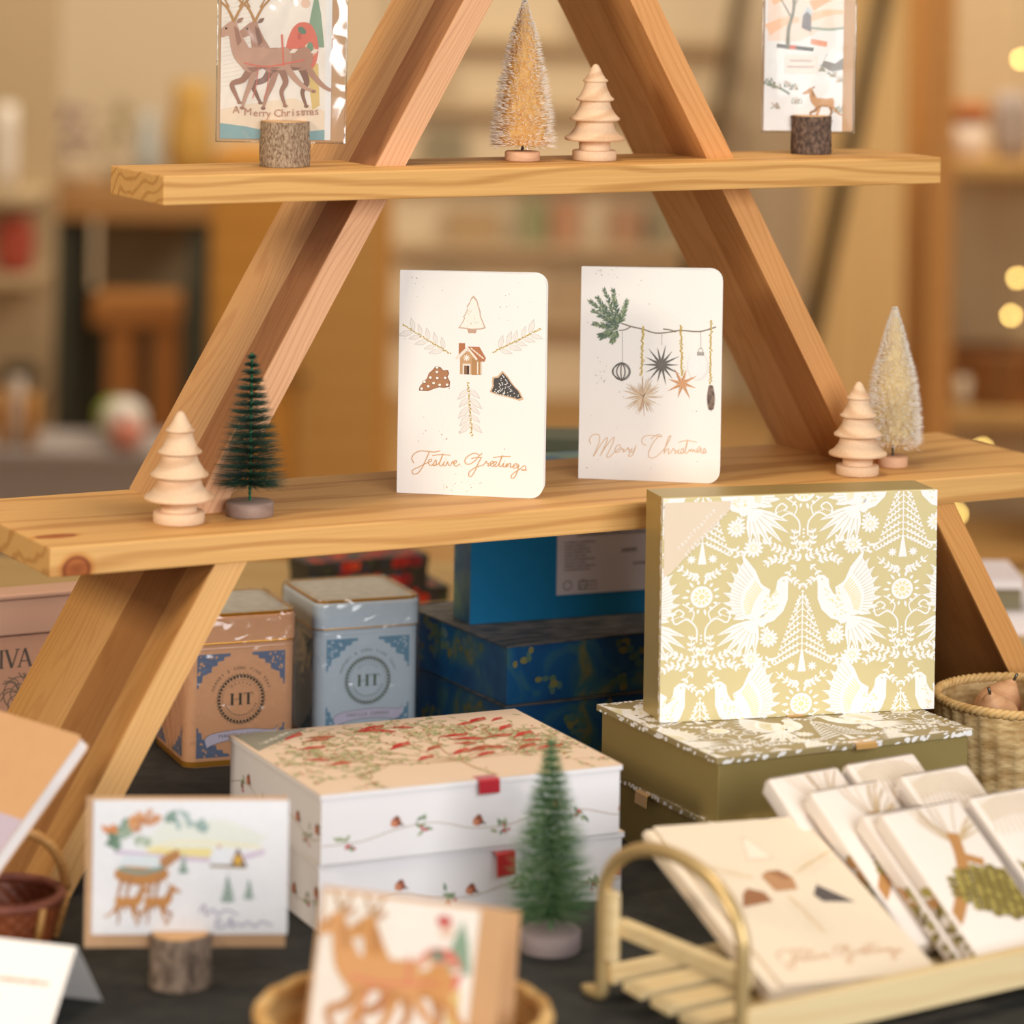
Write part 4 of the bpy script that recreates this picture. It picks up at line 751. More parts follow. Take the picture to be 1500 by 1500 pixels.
# ================================================================ tea tins
shrink = film_mat('shrink_wrap', .06, 70, .6)
def tin(par, label, body, side_ink, ornm, goldm, banner, sub, bann_col):
    x, y, th, W, D, H, z = par; t = thing('tea_tin', label, 'tea tin', (x, y, z), th, 'square tea tins under the shelf')
    r = 9.; cor = lambda o: rrect(-o, -o, W + o, D + o, (r, r, r, r), 6)
    def shell(mb, prof, mt):
        k = len(prof); P0 = cor(0); n = len(P0); vs = []
        for o, zz in prof: vs += [(p[0], p[1], zz) for p in cor(o)]
        mb.add(vs, [(j * n + i, j * n + (i + 1) % n, (j + 1) * n + (i + 1) % n, (j + 1) * n + i) for j in range(k - 1) for i in range(n)], mt, False)
        return [list(range(n))[::-1], [(k - 1) * n + i for i in range(n)]], vs
    zl = H - 22
    mb = MB(); caps, vs = shell(mb, [(-.6, 0), (0, 1.5), (0, zl - 2), (-.8, zl - .5), (-.8, zl + 6)], body); mb.add(vs, caps, body)
    shell(mb, [(.25, .8), (.25, 4.6)], goldm); shell(mb, [(.3, zl - 4), (.5, zl - 3.2), (.3, zl - 2.4)], body)
    for face in (0, 1):
        w = W if face == 0 else D; d = Draw()
        def corner(sx, sy, cx, cy, S, V):
            d.push(sx, sy, cx, cy); st = [(0, 0), (S, 0), (S, -2), (S * .82, -2.6), (S * .8, -5), (S * .62, -5.6), (S * .6, -8.5), (S * .44, -9.2), (S * .43, -13), (S * .3, -14), (S * .28, -V * .6), (S * .17, -V * .62), (S * .15, -V * .82), (S * .06, -V * .85), (S * .05, -V), (0, -V)]
            d.poly(st, ornm, 1)
            for _ in range(34):
                q = R.random(); x_, y_ = R.uniform(1, S * .9), -R.uniform(1, V * .9)
                if x_ / S + (-y_) / V < .72: d.ell(x_, y_, R.uniform(.6, 1.3), R.uniform(.4, .9), body, 2, 6, R.random() * 3)
            d.pop()
        m_ = w * .1
        for sx, cx in ((1, m_), (-1, w - m_)): corner(sx, 1, cx, zl - 7, w * .3, H * .22); corner(sx, -1, cx, 7, w * .3, H * .2)
        if face == 0:
            cx, cy = w * .5, H * .435; dk_ = side_ink
            for i in range(40):
                a = 2 * pi * i / 40; d.push(1, 1, cx + 17 * cos(a), cy + 17 * sin(a), a); d.poly([(-1.6, -.6), (1.5, -1.4), (.3, .0), (2.1, 1.1), (-1.6, .8)], dk_, 2); d.pop()
            d.ring(cx, cy, 14.2, .18, dk_, 2)
            def arc(txt, r_, a0, a1, sz, inv=False):
                for i, ch in enumerate(txt): q = a0 + (a1 - a0) * i / (len(txt) - 1.); d.text(ch, cx + r_ * cos(q), cy + r_ * sin(q), sz, dk_, 3, rot=q - pi / 2 if not inv else q + pi / 2)
            arc('HARNEY & SONS FINE TEAS', 22.6, pi - .35, .35, 3.0)
            arc('MASTER', 11.8, 2.2, .95, 2.2)
            for i in range(16): q = pi + .35 + (pi - .7) * i / 15; d.push(1, 1, cx + 12 * cos(q), cy + 12 * sin(q), q); d.rect(-.7, -.45, .7, .15, dk_, 3); d.pop()
            for x0 in (-7.6, -1.4): d.rect(cx + x0, cy - 4.2, cx + x0 + 1.9, cy + 4.2, dk_, 3); d.rect(cx + x0 - .8, cy + 3.9, cx + x0 + 2.7, cy + 4.3, dk_, 3); d.rect(cx + x0 - .8, cy - 4.3, cx + x0 + 2.7, cy - 3.9, dk_, 3)
            d.rect(cx - 6, cy - .15, cx - .6, cy + .15, dk_, 3); d.rect(cx + 4.7, cy - 4.2, cx + 6.6, cy + 4.2, dk_, 3); d.rect(cx + 2.2, cy + 3.9, cx + 9.2, cy + 4.3, dk_, 3); d.rect(cx + 3.9, cy - 4.3, cx + 7.4, cy - 3.9, dk_, 3); d.rect(cx + 2.2, cy + 2.6, cx + 2.6, cy + 4.2, dk_, 3); d.rect(cx + 8.8, cy + 2.6, cx + 9.2, cy + 4.2, dk_, 3)
            by = H * .195; P = [(-27, -1.5), (-23, 2), (-10, 4), (8, 4.6), (24, 3), (28, 5.5)]; Q = [(27, -1.5), (22, -4.5), (8, -2.6), (-10, -3.2), (-22, -6), (-25, -8)]
            d.push(1, 1, cx, by); d.poly([(p.x, p.y) for p in crom(P, 4)] + [(p.x, p.y) for p in crom(Q, 4)], bann_col, 3); d.stroke(P, .3, dk_, 4); d.stroke(Q, .3, dk_, 4)
            for i, ch in enumerate(banner): q = (i - (len(banner) - 1) / 2.); d.text(ch, q * 34. / len(banner), .6 - .004 * q * q, 3.5, dk_, 5, rot=-.012 * q, sx=.85)
            d.pop()
            for k_, (tx, yy) in enumerate(sub): d.text(tx, cx, H * .105 - yy, 3., dk_, 3)
        if face == 0: d.emit(mb, (0, 0, 0), (1, 0, 0), (0, 0, 1), h=.06, dl=.03)
        else: d.emit(mb, (0, D, 0), (0, -1, 0), (0, 0, 1), h=.06, dl=.03)
    mb.build('tin_body', t)
    mb = MB(); shell(mb, [(.9, zl), (.9, H - 4.5), (.2, H - 3), (-1, H - 2.2)], body); shell(mb, [(.95, zl + .2), (1.1, zl + .7), (.95, zl + 1.2)], goldm)
    caps, vs = shell(mb, [(-1, H - 2.2), (-.6, H - .8), (-1.8, H - .2), (-2.6, H - .6)], goldm)
    c2, v2 = shell(mb, [(-2.6, H - .6), (-3, H - 1)], silver); mb.add(v2, c2, silver)
    d = Draw()
    for rr_ in (18, 14): d.ring(W / 2, D / 2, rr_, .7, silver_d, 0)
    d.text('HT', W / 2, D / 2, 12, silver_d, 1); d.emit(mb, (0, 0, H - .9), (1, 0, 0), (0, 1, 0), h=.06); tag(mb.build('lid', t), 'lid with gold rim and silver top')
    mb = MB(); shell(mb, [(1.7, 0), (1.5, zl - 3), (2.1, zl), (1.9, H - 3), (.5, H + .5), (-6, H + .8)], shrink); mb.build('shrink_wrap', t)
silver = two_tone('brushed_silver_lid', '#bdbab2', '#c9c6be', 120, .4, .6, .4, 3, metal=.3); silver_d = ink('#8f8c84', .4, .3)
gb = pm('tin_gold_edge', '#c98d2c', .3, .6, var=.05)
tin((-147.7, 268, -.127, 83, 86, 111, T + .05), 'peach coloured square tea tin behind the left lower leg of the stand', pm('tin_peach', '#dba57c', .35, 0, var=.02, coat=.25), ink('#3f3d30'), ink('#65728c'), gb, 'PEACHES & GINGER', (('Black Tea', 0),), ink('#c9c2d4'))
tin((-34, 290, -.116, 82, 86, 108, T + .05), 'pale blue square tea tin to the right of the peach one', pm('tin_pale_blue', '#c3d0da', .35, 0, var=.02, coat=.25), ink('#5b6450'), ink('#6f95ad'), gb, 'VANILLA COMORO', (('Decaffeinated', 0),), ink('#cfc8dc'))
# ================================================================ peach box with raised lettering
pk = pm('peach_box_card', '#cf9c80', .55, var=.04, scale=30); pk2 = pm('peach_box_lid', '#d9ab92', .5, var=.03, scale=30)
BY = 345.; xA = ay(45, 975, BY).x
t = thing('chocolate_box', 'peach pink box with dark lettering and a deep lid behind the left leg', 'box', (xA - 150, BY, T + .05), 0)
mb = MB(); mb.box(2, 238, 2, 25, 0, 90, pk, .8)
d = Draw(); ik = ink('#5a5148'); ik2 = ink('#7d6a58')
def serif(d, s_, x, y, h):
    lw = h * .15
    for ch in s_:
        if ch == 'I': d.rect(x, y, x + lw, y + h, ik, 2); d.rect(x - lw * .5, y, x + lw * 1.5, y + h * .05, ik, 2); d.rect(x - lw * .5, y + h * .95, x + lw * 1.5, y + h, ik, 2); x += lw * 2.3
        if ch == 'V': d.stroke([(x, y + h), (x + h * .33, y)], lw, ik, 2, sm=0); d.stroke([(x + h * .66, y + h), (x + h * .33, y)], lw * .5, ik, 2, sm=0); d.rect(x - lw * .7, y + h * .95, x + lw * .8, y + h, ik, 2); d.rect(x + h * .52, y + h * .95, x + h * .78, y + h, ik, 2); x += h * .68
        if ch == 'A': d.stroke([(x + h * .06, y), (x + h * .38, y + h)], lw * .5, ik, 2, sm=0); d.stroke([(x + h * .72, y), (x + h * .38, y + h)], lw, ik, 2, sm=0); d.rect(x + h * .2, y + h * .3, x + h * .55, y + h * .35, ik, 2); d.rect(x - h * .05, y, x + h * .2, y + h * .05, ik, 2); d.rect(x + h * .58, y, x + h * .88, y + h * .05, ik, 2); x += h * .9
serif(d, 'IVA', 125, 67, 13.5)
for (cx, cy, r_) in ((140, 48, 15), (112, 42, 13), (166, 40, 12), (132, 20, 14), (160, 14, 13)):
    for i in range(16): a = R.random() * 6.3; d.stroke([(cx, cy), (cx + r_ * .6 * cos(a), cy + r_ * .6 * sin(a)), (cx + r_ * cos(a + .5), cy + r_ * sin(a + .5))], .8, ik2, 1)
    d.ring(cx, cy, r_ * .8, .8, ik2, 1); d.ring(cx, cy, r_ * .45, .7, ik2, 1)
d.emit(mb, (2, 2, 0), (1, 0, 0), (0, 0, 1), clip=(0, 0, 234, 89), h=.06); mb.build('box_base', t)
mb = MB(); mb.box(0, 240, 0, 27, 90.8, 117, pk2, 1.5, 3); mb.box(-1.5, 241.5, -1.5, 28.5, 117, 121, pk2, 1.5, 3); mb.build('lid', t)
# ================================================================ blue painted boxes
def swirl(name, a, b, c, dd): 
    m, nt, bs = node_mat(name); N, L = nt.nodes, nt.links; tc = N.new('ShaderNodeTexCoord')
    no = N.new('ShaderNodeTexNoise'); no.inputs['Scale'].default_value = 24; no.inputs['Detail'].default_value = 3; no.inputs['Distortion'].default_value = 1.2; L.new(tc.outputs['Object'], no.inputs[0])
    cr = N.new('ShaderNodeValToRGB'); el = cr.color_ramp.elements; el[0].position = .36; el[0].color = lin(a); el[1].position = .72; el[1].color = lin(dd)
    for p_, c_ in ((.5, b), (.62, c)): e = el.new(p_); e.color = lin(c_)
    L.new(no.outputs['Fac'], cr.inputs[0]); L.new(cr.outputs[0], bs.inputs['Base Color']); bs.inputs['Roughness'].default_value = .45; return m
bl_s = swirl('blue_painted_side', '#0c4a80', '#125a8c', '#3f7076', '#7c7c54'); bl_top = two_tone('blue_lid_top', '#3f4040', '#6c6864', 60, .4, .62, .55, 4, (1, 3, 1)); bl_plain = pm('plain_blue_board', '#1180b8', .5, var=.03, scale=60); bl_dk = two_tone('dark_blue_edge', '#2b5f86', '#6c8a7a', 30, .4, .62, .5)
GB = 'blue painted boxes behind the stand'
for par, lab in (((70, 184, -.02, 198, 160, 43, T + .05), 'dark blue painted box at the bottom of its stack behind the stand'), ((71.9, 185.8, .02, 196, 160, 43.2, T + 43.1), 'dark blue painted box lying in the middle of its stack under the plain blue face')):
    x, y, th, W, D, H, z = par; t = thing('gift_box', lab, 'box', (x, y, z), th, GB)
    mb = MB(); mb.box(0, W, 0, D, 0, H - 1.2, bl_s, .4)
    d = Draw()
    for i in range(9):
        cx, cy = R.uniform(15, W - 15), R.uniform(8, H - 8)
        for _ in range(7): d.ell(cx + R.gauss(0, 5), cy + R.gauss(0, 4), R.uniform(2, 4), R.uniform(2, 3.4), ink(R.choice(('#5f7a5c', '#8a8450', '#567a72'))), 1, 9)
    d.emit(mb, (0, 0, 0), (1, 0, 0), (0, 0, 1), clip=(1, 1, W - 1, H - 2), h=.06)
    d = Draw()
    for i in range(8):
        cx, cy = R.uniform(15, D - 15), R.uniform(8, H - 8)
        for _ in range(7): d.ell(cx + R.gauss(0, 5), cy + R.gauss(0, 4), R.uniform(2, 4), R.uniform(2, 3.4), ink(R.choice(('#62765e', '#7c7a4c', '#5f7a7c'))), 1, 9)
    d.emit(mb, (0, D, 0), (0, -1, 0), (0, 0, 1), clip=(1, 1, D - 1, H - 2), h=.06); mb.build('box_body', t)
    mb = MB(); mb.box(-1.5, W + 1.5, -1.5, D + 1.5, H - 1.2, H, bl_top, .3); mb.build('lid', t)
x, y, th, W, D, H = 79.8, 262, -.095, 205, 33, 121.5
t = thing('gift_box', 'plain blue box with a white product label standing upright behind the stand', 'box', (x, y, T + 86.5), th, GB)
mb = MB(); mb.box(0, W, 0, D, 0, H, bl_dk, .4); mb.box(.4, W - .4, -.5, .1, .4, H - .4, bl_plain); bo = mb.build('box_body', t)
mb = MB(); lx0, lz0, lw, lh = 71, 18, 134, 98; mb.box(lx0, lx0 + lw, -.8, -.5, lz0, lz0 + lh, pm('white_label_paper', '#e4dfe6', .6, var=.01))
d = Draw(); ig = ink('#8c8790'); ib = ink('#3f4a48')
def bars(x, y, w, h=1.3, m=ig):
    e = x + w
    while x < e: q = R.uniform(.6, 1.6); d.rect(x, y, min(e, x + q), y + h * R.uniform(.7, 1.1), m, 1); x += q + .4
for i in range(9): bars(6, 36 - i * 2.6 + 3, R.choice((22, 26, 18)))
bars(16, 44, 58, 2.2); bars(42, 55, 24, 2.); bars(64, 20, 34, 2.); bars(54, 30, 13, 3.4); bars(104, 3, 14, 1.4)
d.rect(82, 33, 106, 37, ib, 1); bars(88, 36, 10, 2.2, ib); bars(92, 15, 18, 2)
for k_ in range(2): d.ring(9 + k_ * 13, 7, 3.4, .8, ig, 1); 
for i in range(3): bars(18, 3 + i * 2.8, 16)
d.ell(53, 65, 3, 2.2, ink('#b0545e'), 1); d.emit(mb, (lx0, -.8, lz0), (1, 0, 0), (0, 0, 1), clip=(0, 0, lw, lh), h=.05); tag(mb.build('product_label', bo), 'white printed product label')
# ================================================================ dark poppy boxes on the pale table behind
pop = two_tone('poppy_board', '#2b2622', '#3b3a34', 40, .4, .6, .5); PR = [ink('#cf3a26'), ink('#b9302c'), ink('#8f2a34'), ink('#d8502e')]
def poppies(d, W, H, n):
    for i in range(n):
        x, y, r_ = R.uniform(4, W - 4), R.uniform(4, H - 4), R.uniform(4, 7.5)
        d.ell(x, y, r_, r_ * .9, PR[R.randrange(4)], 2, 12); d.ell(x, y, r_ * .3, r_ * .3, ink('#5a1f1c'), 3, 8)
    for i in range(n * 3): d.ell(R.uniform(0, W), R.uniform(0, H), R.uniform(2, 4), R.uniform(1, 2), ink(R.choice(('#38415f', '#4d5a3a', '#55506a'))), 1, 8, R.random() * 3)
def poppy_box(pl, pr_, z, H, D, label, n, seed):
    a, b = az(*pl, z), az(*pr_, z); th = math.atan2(b.y - a.y, b.x - a.x); W = (b - a).length
    t = thing('gift_box', label, 'box', (a.x, a.y, z), th, 'dark boxes with red poppies'); n = int(n * .7); mb = MB(); mb.box(0, W, 0, D, 0, H * .66, pop, .5)
    d = Draw(); poppies(d, W, H * .66, n); d.emit(mb, (0, 0, 0), (1, 0, 0), (0, 0, 1), clip=(.5, .5, W - .5, H * .66 - .5), h=.06); mb.build('box_body', t)
    mb = MB(); mb.box(-.8, W + .8, -.8, D + .8, H * .66, H, pop, .5); d = Draw(); poppies(d, W, D, n * 2); d.emit(mb, (0, 0, H), (1, 0, 0), (0, 1, 0), clip=(0, 0, W, D), h=.06)
    d = Draw(); poppies(d, W, H * .34, n // 2); d.emit(mb, (-.8, -.8, H * .66), (1, 0, 0), (0, 0, 1), clip=(.5, .5, W, H * .33), h=.06); mb.build('lid', t)
poppy_box((470, 893), (657, 881), T + .1, 14, 60, 'flat black box with red poppies lying under another behind the pale blue tin', 9, 1)
poppy_box((452, 876), (626, 860), T + 14.3, 30, 40, 'black box with red poppies on top of a flat one behind the pale blue tin', 16, 2)
# books on the pale table, right
def slab(px0, px1, py, z, h, D, label, cm, pg, ang):
    a, b = az(px0, py, z), az(px1, py, z); W = (b - a).length; t = thing('book', label, 'book', (a.x, a.y, z), CAMANG + ang, 'books at the right edge behind the stand')
    mb = MB(); mb.box(0, W, 0, D, 0, 1, cm); mb.box(0, W, 0, D, h - 1, h, cm); mb.box(0, W, D - 1, D, 1, h - 1, cm); mb.build('cover', t); mb = MB(); mb.box(1, W - 1, .8, D - 1, 1, h - 1, pg); mb.build('pages', t)
pgs = pm('book_pages', '#efe8e6', .8, var=.03); slab(1452, 1560, 931, T + .1, 19, 110, 'white book lying at the bottom of a stack at the right edge behind the stand', pm('book_white', '#e9e2e6', .5), pgs, .12)
slab(1436, 1496, 893, T + 19.2, 20, 90, 'olive and white book on top of a stack at the right edge behind the stand', pm('book_olive', '#8d8668', .5), pm('book_olive_pages', '#8a8062', .7), .0)
slab(1432, 1500, 862, T + 39.4, 8, 90, 'thin white booklet topping the stack at the right edge behind the stand', pm('booklet_white', '#f3e8ec', .5), pgs, .02)

# dark teal box standing on the pale table behind the folded cards
a, b = ad(752, 640, 2850), ad(905, 640, 2850); t = thing('gift_box', 'dark teal box with an olive lid standing behind the two folded cards', 'box', (a.x, a.y, T + .1), CAMANG)
W = (b - a).length; zt = CZ - (641 + 128) * 2850 / F_ - T; mb = MB(); mb.box(0, W, 0, 60, 0, zt - 12, pm('dark_teal_board', '#1c3440', .6), 1); mb.build('box_body', t); mb = MB(); mb.box(-1, W + 1, -1, 61, zt - 12, zt, pm('olive_lid_board', '#5d6250', .6), 1); mb.build('lid', t)
# ================================================================ foreground things on the dark table
TZ = T + .1
# tent card
hh, dh, W = 41., 36., 92.; p = az(112, 1387, TZ + hh)
t = thing('tent_card', 'white folded tent card with pale brown lettering at the front left corner of the table', 'sign', (p.x, p.y, TZ), CAMANG - .31)
tp = pm('tent_paper', '#f3ede8', .8, var=.015)
def tent_panel(sd, name, art=None):
    mb = MB(); k = .5 * sd
    mb.add([(-W, dh * sd, 0), (0, dh * sd, 0), (0, .2 * sd, hh), (-W, .2 * sd, hh), (-W, dh * sd - k, 0), (0, dh * sd - k, 0), (0, .2 * sd - .1 * sd, hh - .6), (-W, .2 * sd - .1 * sd, hh - .6)], [(0, 1, 2, 3), (5, 4, 7, 6), (0, 4, 5, 1), (1, 5, 6, 2), (3, 2, 6, 7), (0, 3, 7, 4)], tp)
    if art: art.emit(mb, (-W, dh * sd, 0), (1, 0, 0), Vector((0, dh, hh)).normalized(), h=.08)
    mb.build(name, t)
d = Draw(); ic = ink('#c79c7e'); x = 8
while x < W - 12: q = R.uniform(1.2, 3); d.stroke([(x, 30), (x + q * .5, 32 + R.random()), (x + q, 30)], .9, ic, 1); x += q
d.stroke([(W * .5, 21), (W * .56, 23), (W * .60, 20)], .9, ic, 1); tent_panel(-1, 'front_panel', d); tent_panel(1, 'back_panel')
# woven baskets
def weave(t, r0, r1, H, rows, cols, mt, name='woven_wall', amp=1.3, inner=.88, rim=None, rimr=3., sq=0., thick=2.5, rimname='rim', brick=pi):
    mb = MB(); n = cols * 4; k = rows * 3
    def rad(a, q):
        r = r0 + (r1 - r0) * q
        return r * (1 + sq * cos(4 * a))
    for io in (0, 1):
        vs = []; fs = []
        for i in range(n):
            a = 2 * pi * i / n
            for j in range(k + 1):
                q = j / k; row = j / 3.; r = rad(a, q) - (thick if io else 0) + amp * sin(cols * a + brick * int(row + .5)) * (.55 + .45 * cos(2 * pi * row)) * (1 if not io else -.6)
                vs.append((r * cos(a), r * sin(a), H * q))
        for i in range(n):
            for j in range(k): a_, b_ = i * (k + 1) + j, ((i + 1) % n) * (k + 1) + j; fs.append((a_, b_, b_ + 1, a_ + 1) if not io else (a_, a_ + 1, b_ + 1, b_))
        mb.add(vs, fs, mt, True)
    mb.add([(rad(2 * pi * i / n, 0) * cos(2 * pi * i / n), rad(2 * pi * i / n, 0) * sin(2 * pi * i / n), .3) for i in range(n)] + [(rad(2 * pi * i / n, 0) * cos(2 * pi * i / n) * .97, rad(2 * pi * i / n, 0) * sin(2 * pi * i / n) * .97, 2.5) for i in range(n)], [list(range(n))[::-1], [n + i for i in range(n)]], mt)
    mb.build(name, t)
    mb = MB()
    for ph in (0, 1, 2):
        pts = []
        for i in range(220): a = 2 * pi * i / 220; w_ = 26 * a + ph * 2.09; r = rad(a, 1) - thick / 2 + rimr * .55 * cos(w_); pts.append((r * cos(a), r * sin(a), H + rimr * .55 * sin(w_)))
        mb.tube(pts, rimr * .62, rim or mt, 6, True)
    mb.build(rimname, t)
sea = two_tone('seagrass', '#b08a54', '#dfc08a', 60, .35, .65, .75, 4, (1, 1, 3), bump=.4); sea_r = two_tone('seagrass_rim', '#bf9558', '#d9b478', 80, .35, .65, .75)
CB_ = Vector((358, -55, 0))
pc = az(1499, 1018, T + 78); t = thing('woven_basket', 'round woven seagrass basket holding wooden ornaments at the right edge', 'basket', (pc.x, pc.y, TZ), .2)
weave(t, 55, 62, 77, 18, 30, sea, rim=sea_r, rimr=3.2, amp=1.5, brick=0)
w_orn = wood_mat('rosy_wood', '#d9a87c', '#b9835a', lines=.4, line_f=90, rough=.5)
def ornament(x, y, z, ax, label, s=1.):
    t = thing('wooden_ornament', label, 'wooden ornament', (pc.x + x, pc.y + y, z), 0, 'wooden ornaments in the seagrass basket', rot=ax)
    mb = MB(); mb.lathe([(0, -17), (9, -15.5), (15, -9), (17, 0), (15.5, 8), (11, 15), (6, 21), (2.5, 25), (0, 26)] if s > .9 else [(0, -13), (8, -12), (13.5, -7), (15, 0), (13.5, 7), (8, 12), (0, 13)], w_orn, 28, cap=False); mb.build('turned_body', t)
    mb = MB(); mb.tube([(0, 0, 25 if s > .9 else 12), (0, 0, 31 if s > .9 else 17)], 1.1, wire, 6); mb.build('peg', t)
for (x, y, z, ax, lab, s) in ((-30, -10, T + 65, (.3, -.5, 0), 'pointed wooden ornament nearest the left rim of the seagrass basket', 1), (8, -22, T + 69, (1.5, .2, .9), 'wooden ornament lying at the front of the seagrass basket', 1), (-8, 20, T + 64, (.4, .3, 0), 'wooden ornament towards the back of the seagrass basket', 1), (27, 6, T + 67, (1.2, .4, 1.8), 'wooden ornament at the right of the seagrass basket', 1)): ornament(x, y, z, ax, lab, s)
# wicker basket, left
wk = two_tone('wicker_brown', '#6e3520', '#a65a30', 40, .35, .65, .5, 4, bump=.3); wk_r = two_tone('wicker_rim', '#7a4030', '#9a5a44', 60, .35, .65, .5); cane = two_tone('cane_wrap', '#c98d48', '#e0ab66', 120, .35, .65, .5, 3, (1, 1, 6))
pb = az(4, 1305, T + 31); t = thing('wicker_basket', 'small reddish brown wicker basket with a tan arched handle at the left edge', 'basket', (pb.x, pb.y, TZ), .3)
weave(t, 29, 36, 29, 7, 22, wk, rim=wk_r, rimr=3., amp=1.4)
for k_ in range(3): mb = MB(); a = -2.5 + .95 * k_; mb.tube([(31 * cos(a) * 1.03, 31 * sin(a) * 1.03, 2), (38.5 * cos(a), 38.5 * sin(a), 28)], 2.4, cane, 6); tag(mb.build('cane_stake', t), 'tan cane upright')
mb = MB(); pts = []
for i in range(25): q = pi * i / 24; pts.append((24 * cos(q) + 12, -24 * cos(q) * .62 - 18 * 0, 28 + 36 * sin(q)))
mb.tube(pts, 3., cane, 10); tag(mb.build('handle', t), 'tan arched cane handle')
# leaning kraft notebook
yw = radians(-74); al = radians(45); Lh, Wn = 178., 105.
tr_ = az(121, 1078, T + Lh * sin(al) + 4)
e1 = Vector((cos(yw), sin(yw), 0)); nb = Vector((-sin(yw), cos(yw), 0)); e2 = nb * cos(al) + Vector((0, 0, 1)) * sin(al); e3 = e1.cross(e2)
t = bpy.data.objects.new('notebook', None); COL.objects.link(t); tag(t, 'brown kraft paper notebook with a lilac band leaning at the left edge', 'notebook')
org = tr_ - e1 * Wn - e2 * Lh; fm_ = Matrix(((e1.x, e2.x, e3.x, 0), (e1.y, e2.y, e3.y, 0), (e1.z, e2.z, e3.z, 0), (0, 0, 0, 1))); fm_.translation = Wp(org); t.matrix_world = fm_
kr = pm('notebook_kraft', '#d0a274', .75, var=.05, scale=80)
mb = MB(); mb.prism(rrect(0, 0, Wn, Lh, (1, 4, 4, 1)), -.6, 0, kr); mb.prism(rrect(0, 0, Wn, Lh, (1, 4, 4, 1)), -9, -8.4, kr); mb.box(-.3, .6, 1, Lh - 1, -9, 0, kr); mb.build('cover', t)
mb = MB(); mb.prism(rrect(.6, .8, Wn - .6, Lh - .8, (1, 4, 4, 1)), -8.4, -.6, pgs); mb.build('pages', t)
mb = MB(); mb.box(-.5, Wn + .05, Lh * .45, Lh * .66, .05, .25, pm('lilac_band', '#c3b4c4', .6, var=.02)); d = Draw()
for y in (.59, .52):
    x = 34
    while x < Wn - 18: q = R.uniform(2, 4); d.stroke([(x, Lh * y), (x + q * .5, Lh * y + 2), (x + q, Lh * y)], 1., ink('#c79a80'), 1); x += q
d.emit(mb, (0, 0, .25), (1, 0, 0), (0, 1, 0), h=.05); tag(mb.build('paper_band', t), 'lilac paper band')
# shallow round basket with cards
bam = two_tone('bamboo_weave', '#c08d48', '#e0b878', 30, .35, .65, .6, 4, (1, 1, 4), bump=.2)
pr_c = az(591, 1480, T + 48); t = thing('round_basket', 'shallow round tan basket holding sleeved cards at the front centre', 'basket', (pr_c.x, pr_c.y, TZ))
RB = 76.
mb = MB(); mb.lathe([(0, 1), (RB * .82, 1), (RB * .9, 4), (RB * .97, 24), (RB * 1.0, 44), (RB * 1.0, 46), (RB * .95, 46), (RB * .93, 24), (RB * .85, 6), (RB * .8, 4), (0, 4)], bam, 90, lambda r, z, a, j: (r + (.5 * sin(60 * a + pi * j) if r > RB * .8 else 0), z), cap=False); mb.build('basket_wall', t)
mb = MB(); mb.tube([((RB * .985) * cos(2 * pi * i / 120), (RB * .985) * sin(2 * pi * i / 120), 46 + .5 * sin(20 * 2 * pi * i / 120)) for i in range(120)], 4.2, bam, 10, True); mb.build('rim', t)
def basket_card(bl, br_, tlv, H, lean, art, label, cw, depth, env_over, flipw=0):
    k = F_ / depth; c = ad((bl[0] + br_[0]) / 2, (bl[1] + br_[1]) / 2, depth); W = abs(br_[0] - bl[0]) / k
    return c, W
ang = CAMANG - .10
ec = pm('kraft_pale', '#cfa274', .8, var=.05, scale=300, spec=.15)
# front sleeved card, then two behind it
base = Vector((pr_c.x, pr_c.y, T + 8)); ri = Vector((cos(ang), sin(ang), 0)); bk = Vector((-sin(ang), cos(ang), 0))
def bc(dx, dy, roll, lean, W, H, cx0, cx1, cy0, art, label):
    p = base + ri * dx + bk * dy; t = sleeved((p.x, p.y, p.z), ang, W, H, cx0, cx1, cy0, art, label, -W / 2, 0, fm=film2, edge=False, env=ec)
    t.rotation_euler = (Matrix.Rotation(ang, 3, 'Z') @ Matrix.Rotation(lean, 3, 'X') @ Matrix.Rotation(roll, 3, 'Y')).to_euler(); return t
Hc = 104.
bc(-2, -30, radians(4.5), radians(-14), 101, Hc, 3, 85, 5, reindeer_scene(82, 97, .60, ('#d9a066', '#c48a52', '#d39858', '#bb8048')), 'reindeer Christmas card in a clear sleeve at the front of the round basket')
blank = Draw(); blank.rect(6, 6, 76, 84, ink('#e7d0b4'), 1)
bc(-1, -13, radians(4), radians(-14), 98, Hc - 13, 3, 86, 5, blank, 'sleeved card with brown envelope directly behind the reindeer card in the round basket')
bc(6, 6, radians(2), radians(-12), 101, Hc - 13, 3, 84, 5, blank, 'sleeved card with brown envelope at the back of the round basket')
# front green brush tree
p = az(806, 1390, TZ); p.z = TZ
brush_tree(p, 128, 12, 18.5, 20, ((0, 30), (.08, 34), (.2, 32), (.45, 25), (.7, 15), (.9, 7), (1, 3)), gr, 'light green bottle brush tree standing on the table in front of the bird boxes', pm('brush_base_mauve', '#8f7f7c', .7, var=.08, scale=150, bump=.3), pm('green_wire_front', '#6f9468', .45), 3200, None, rings=22, jit=.13, bw=.2, rise=.2, tilt=(.02, .05))
# ================================================================ slanted rack with cards and tissue packs
YR = radians(7); SR = radians(4)
rw = wood_mat('pale_rack_wood', '#e6cfa0', '#cfae74', lines=.25, line_f=80, rough=.6); rg = pm('champagne_metal', '#cfb27c', .35, .55, var=.05, spec=.5)
ro = Vector((-122, -440, T)); t = thing('display_rack', 'pale slatted display rack with champagne arched ends standing at the front right', 'display rack', (ro.x, ro.y, TZ), YR)
rlen = 330.
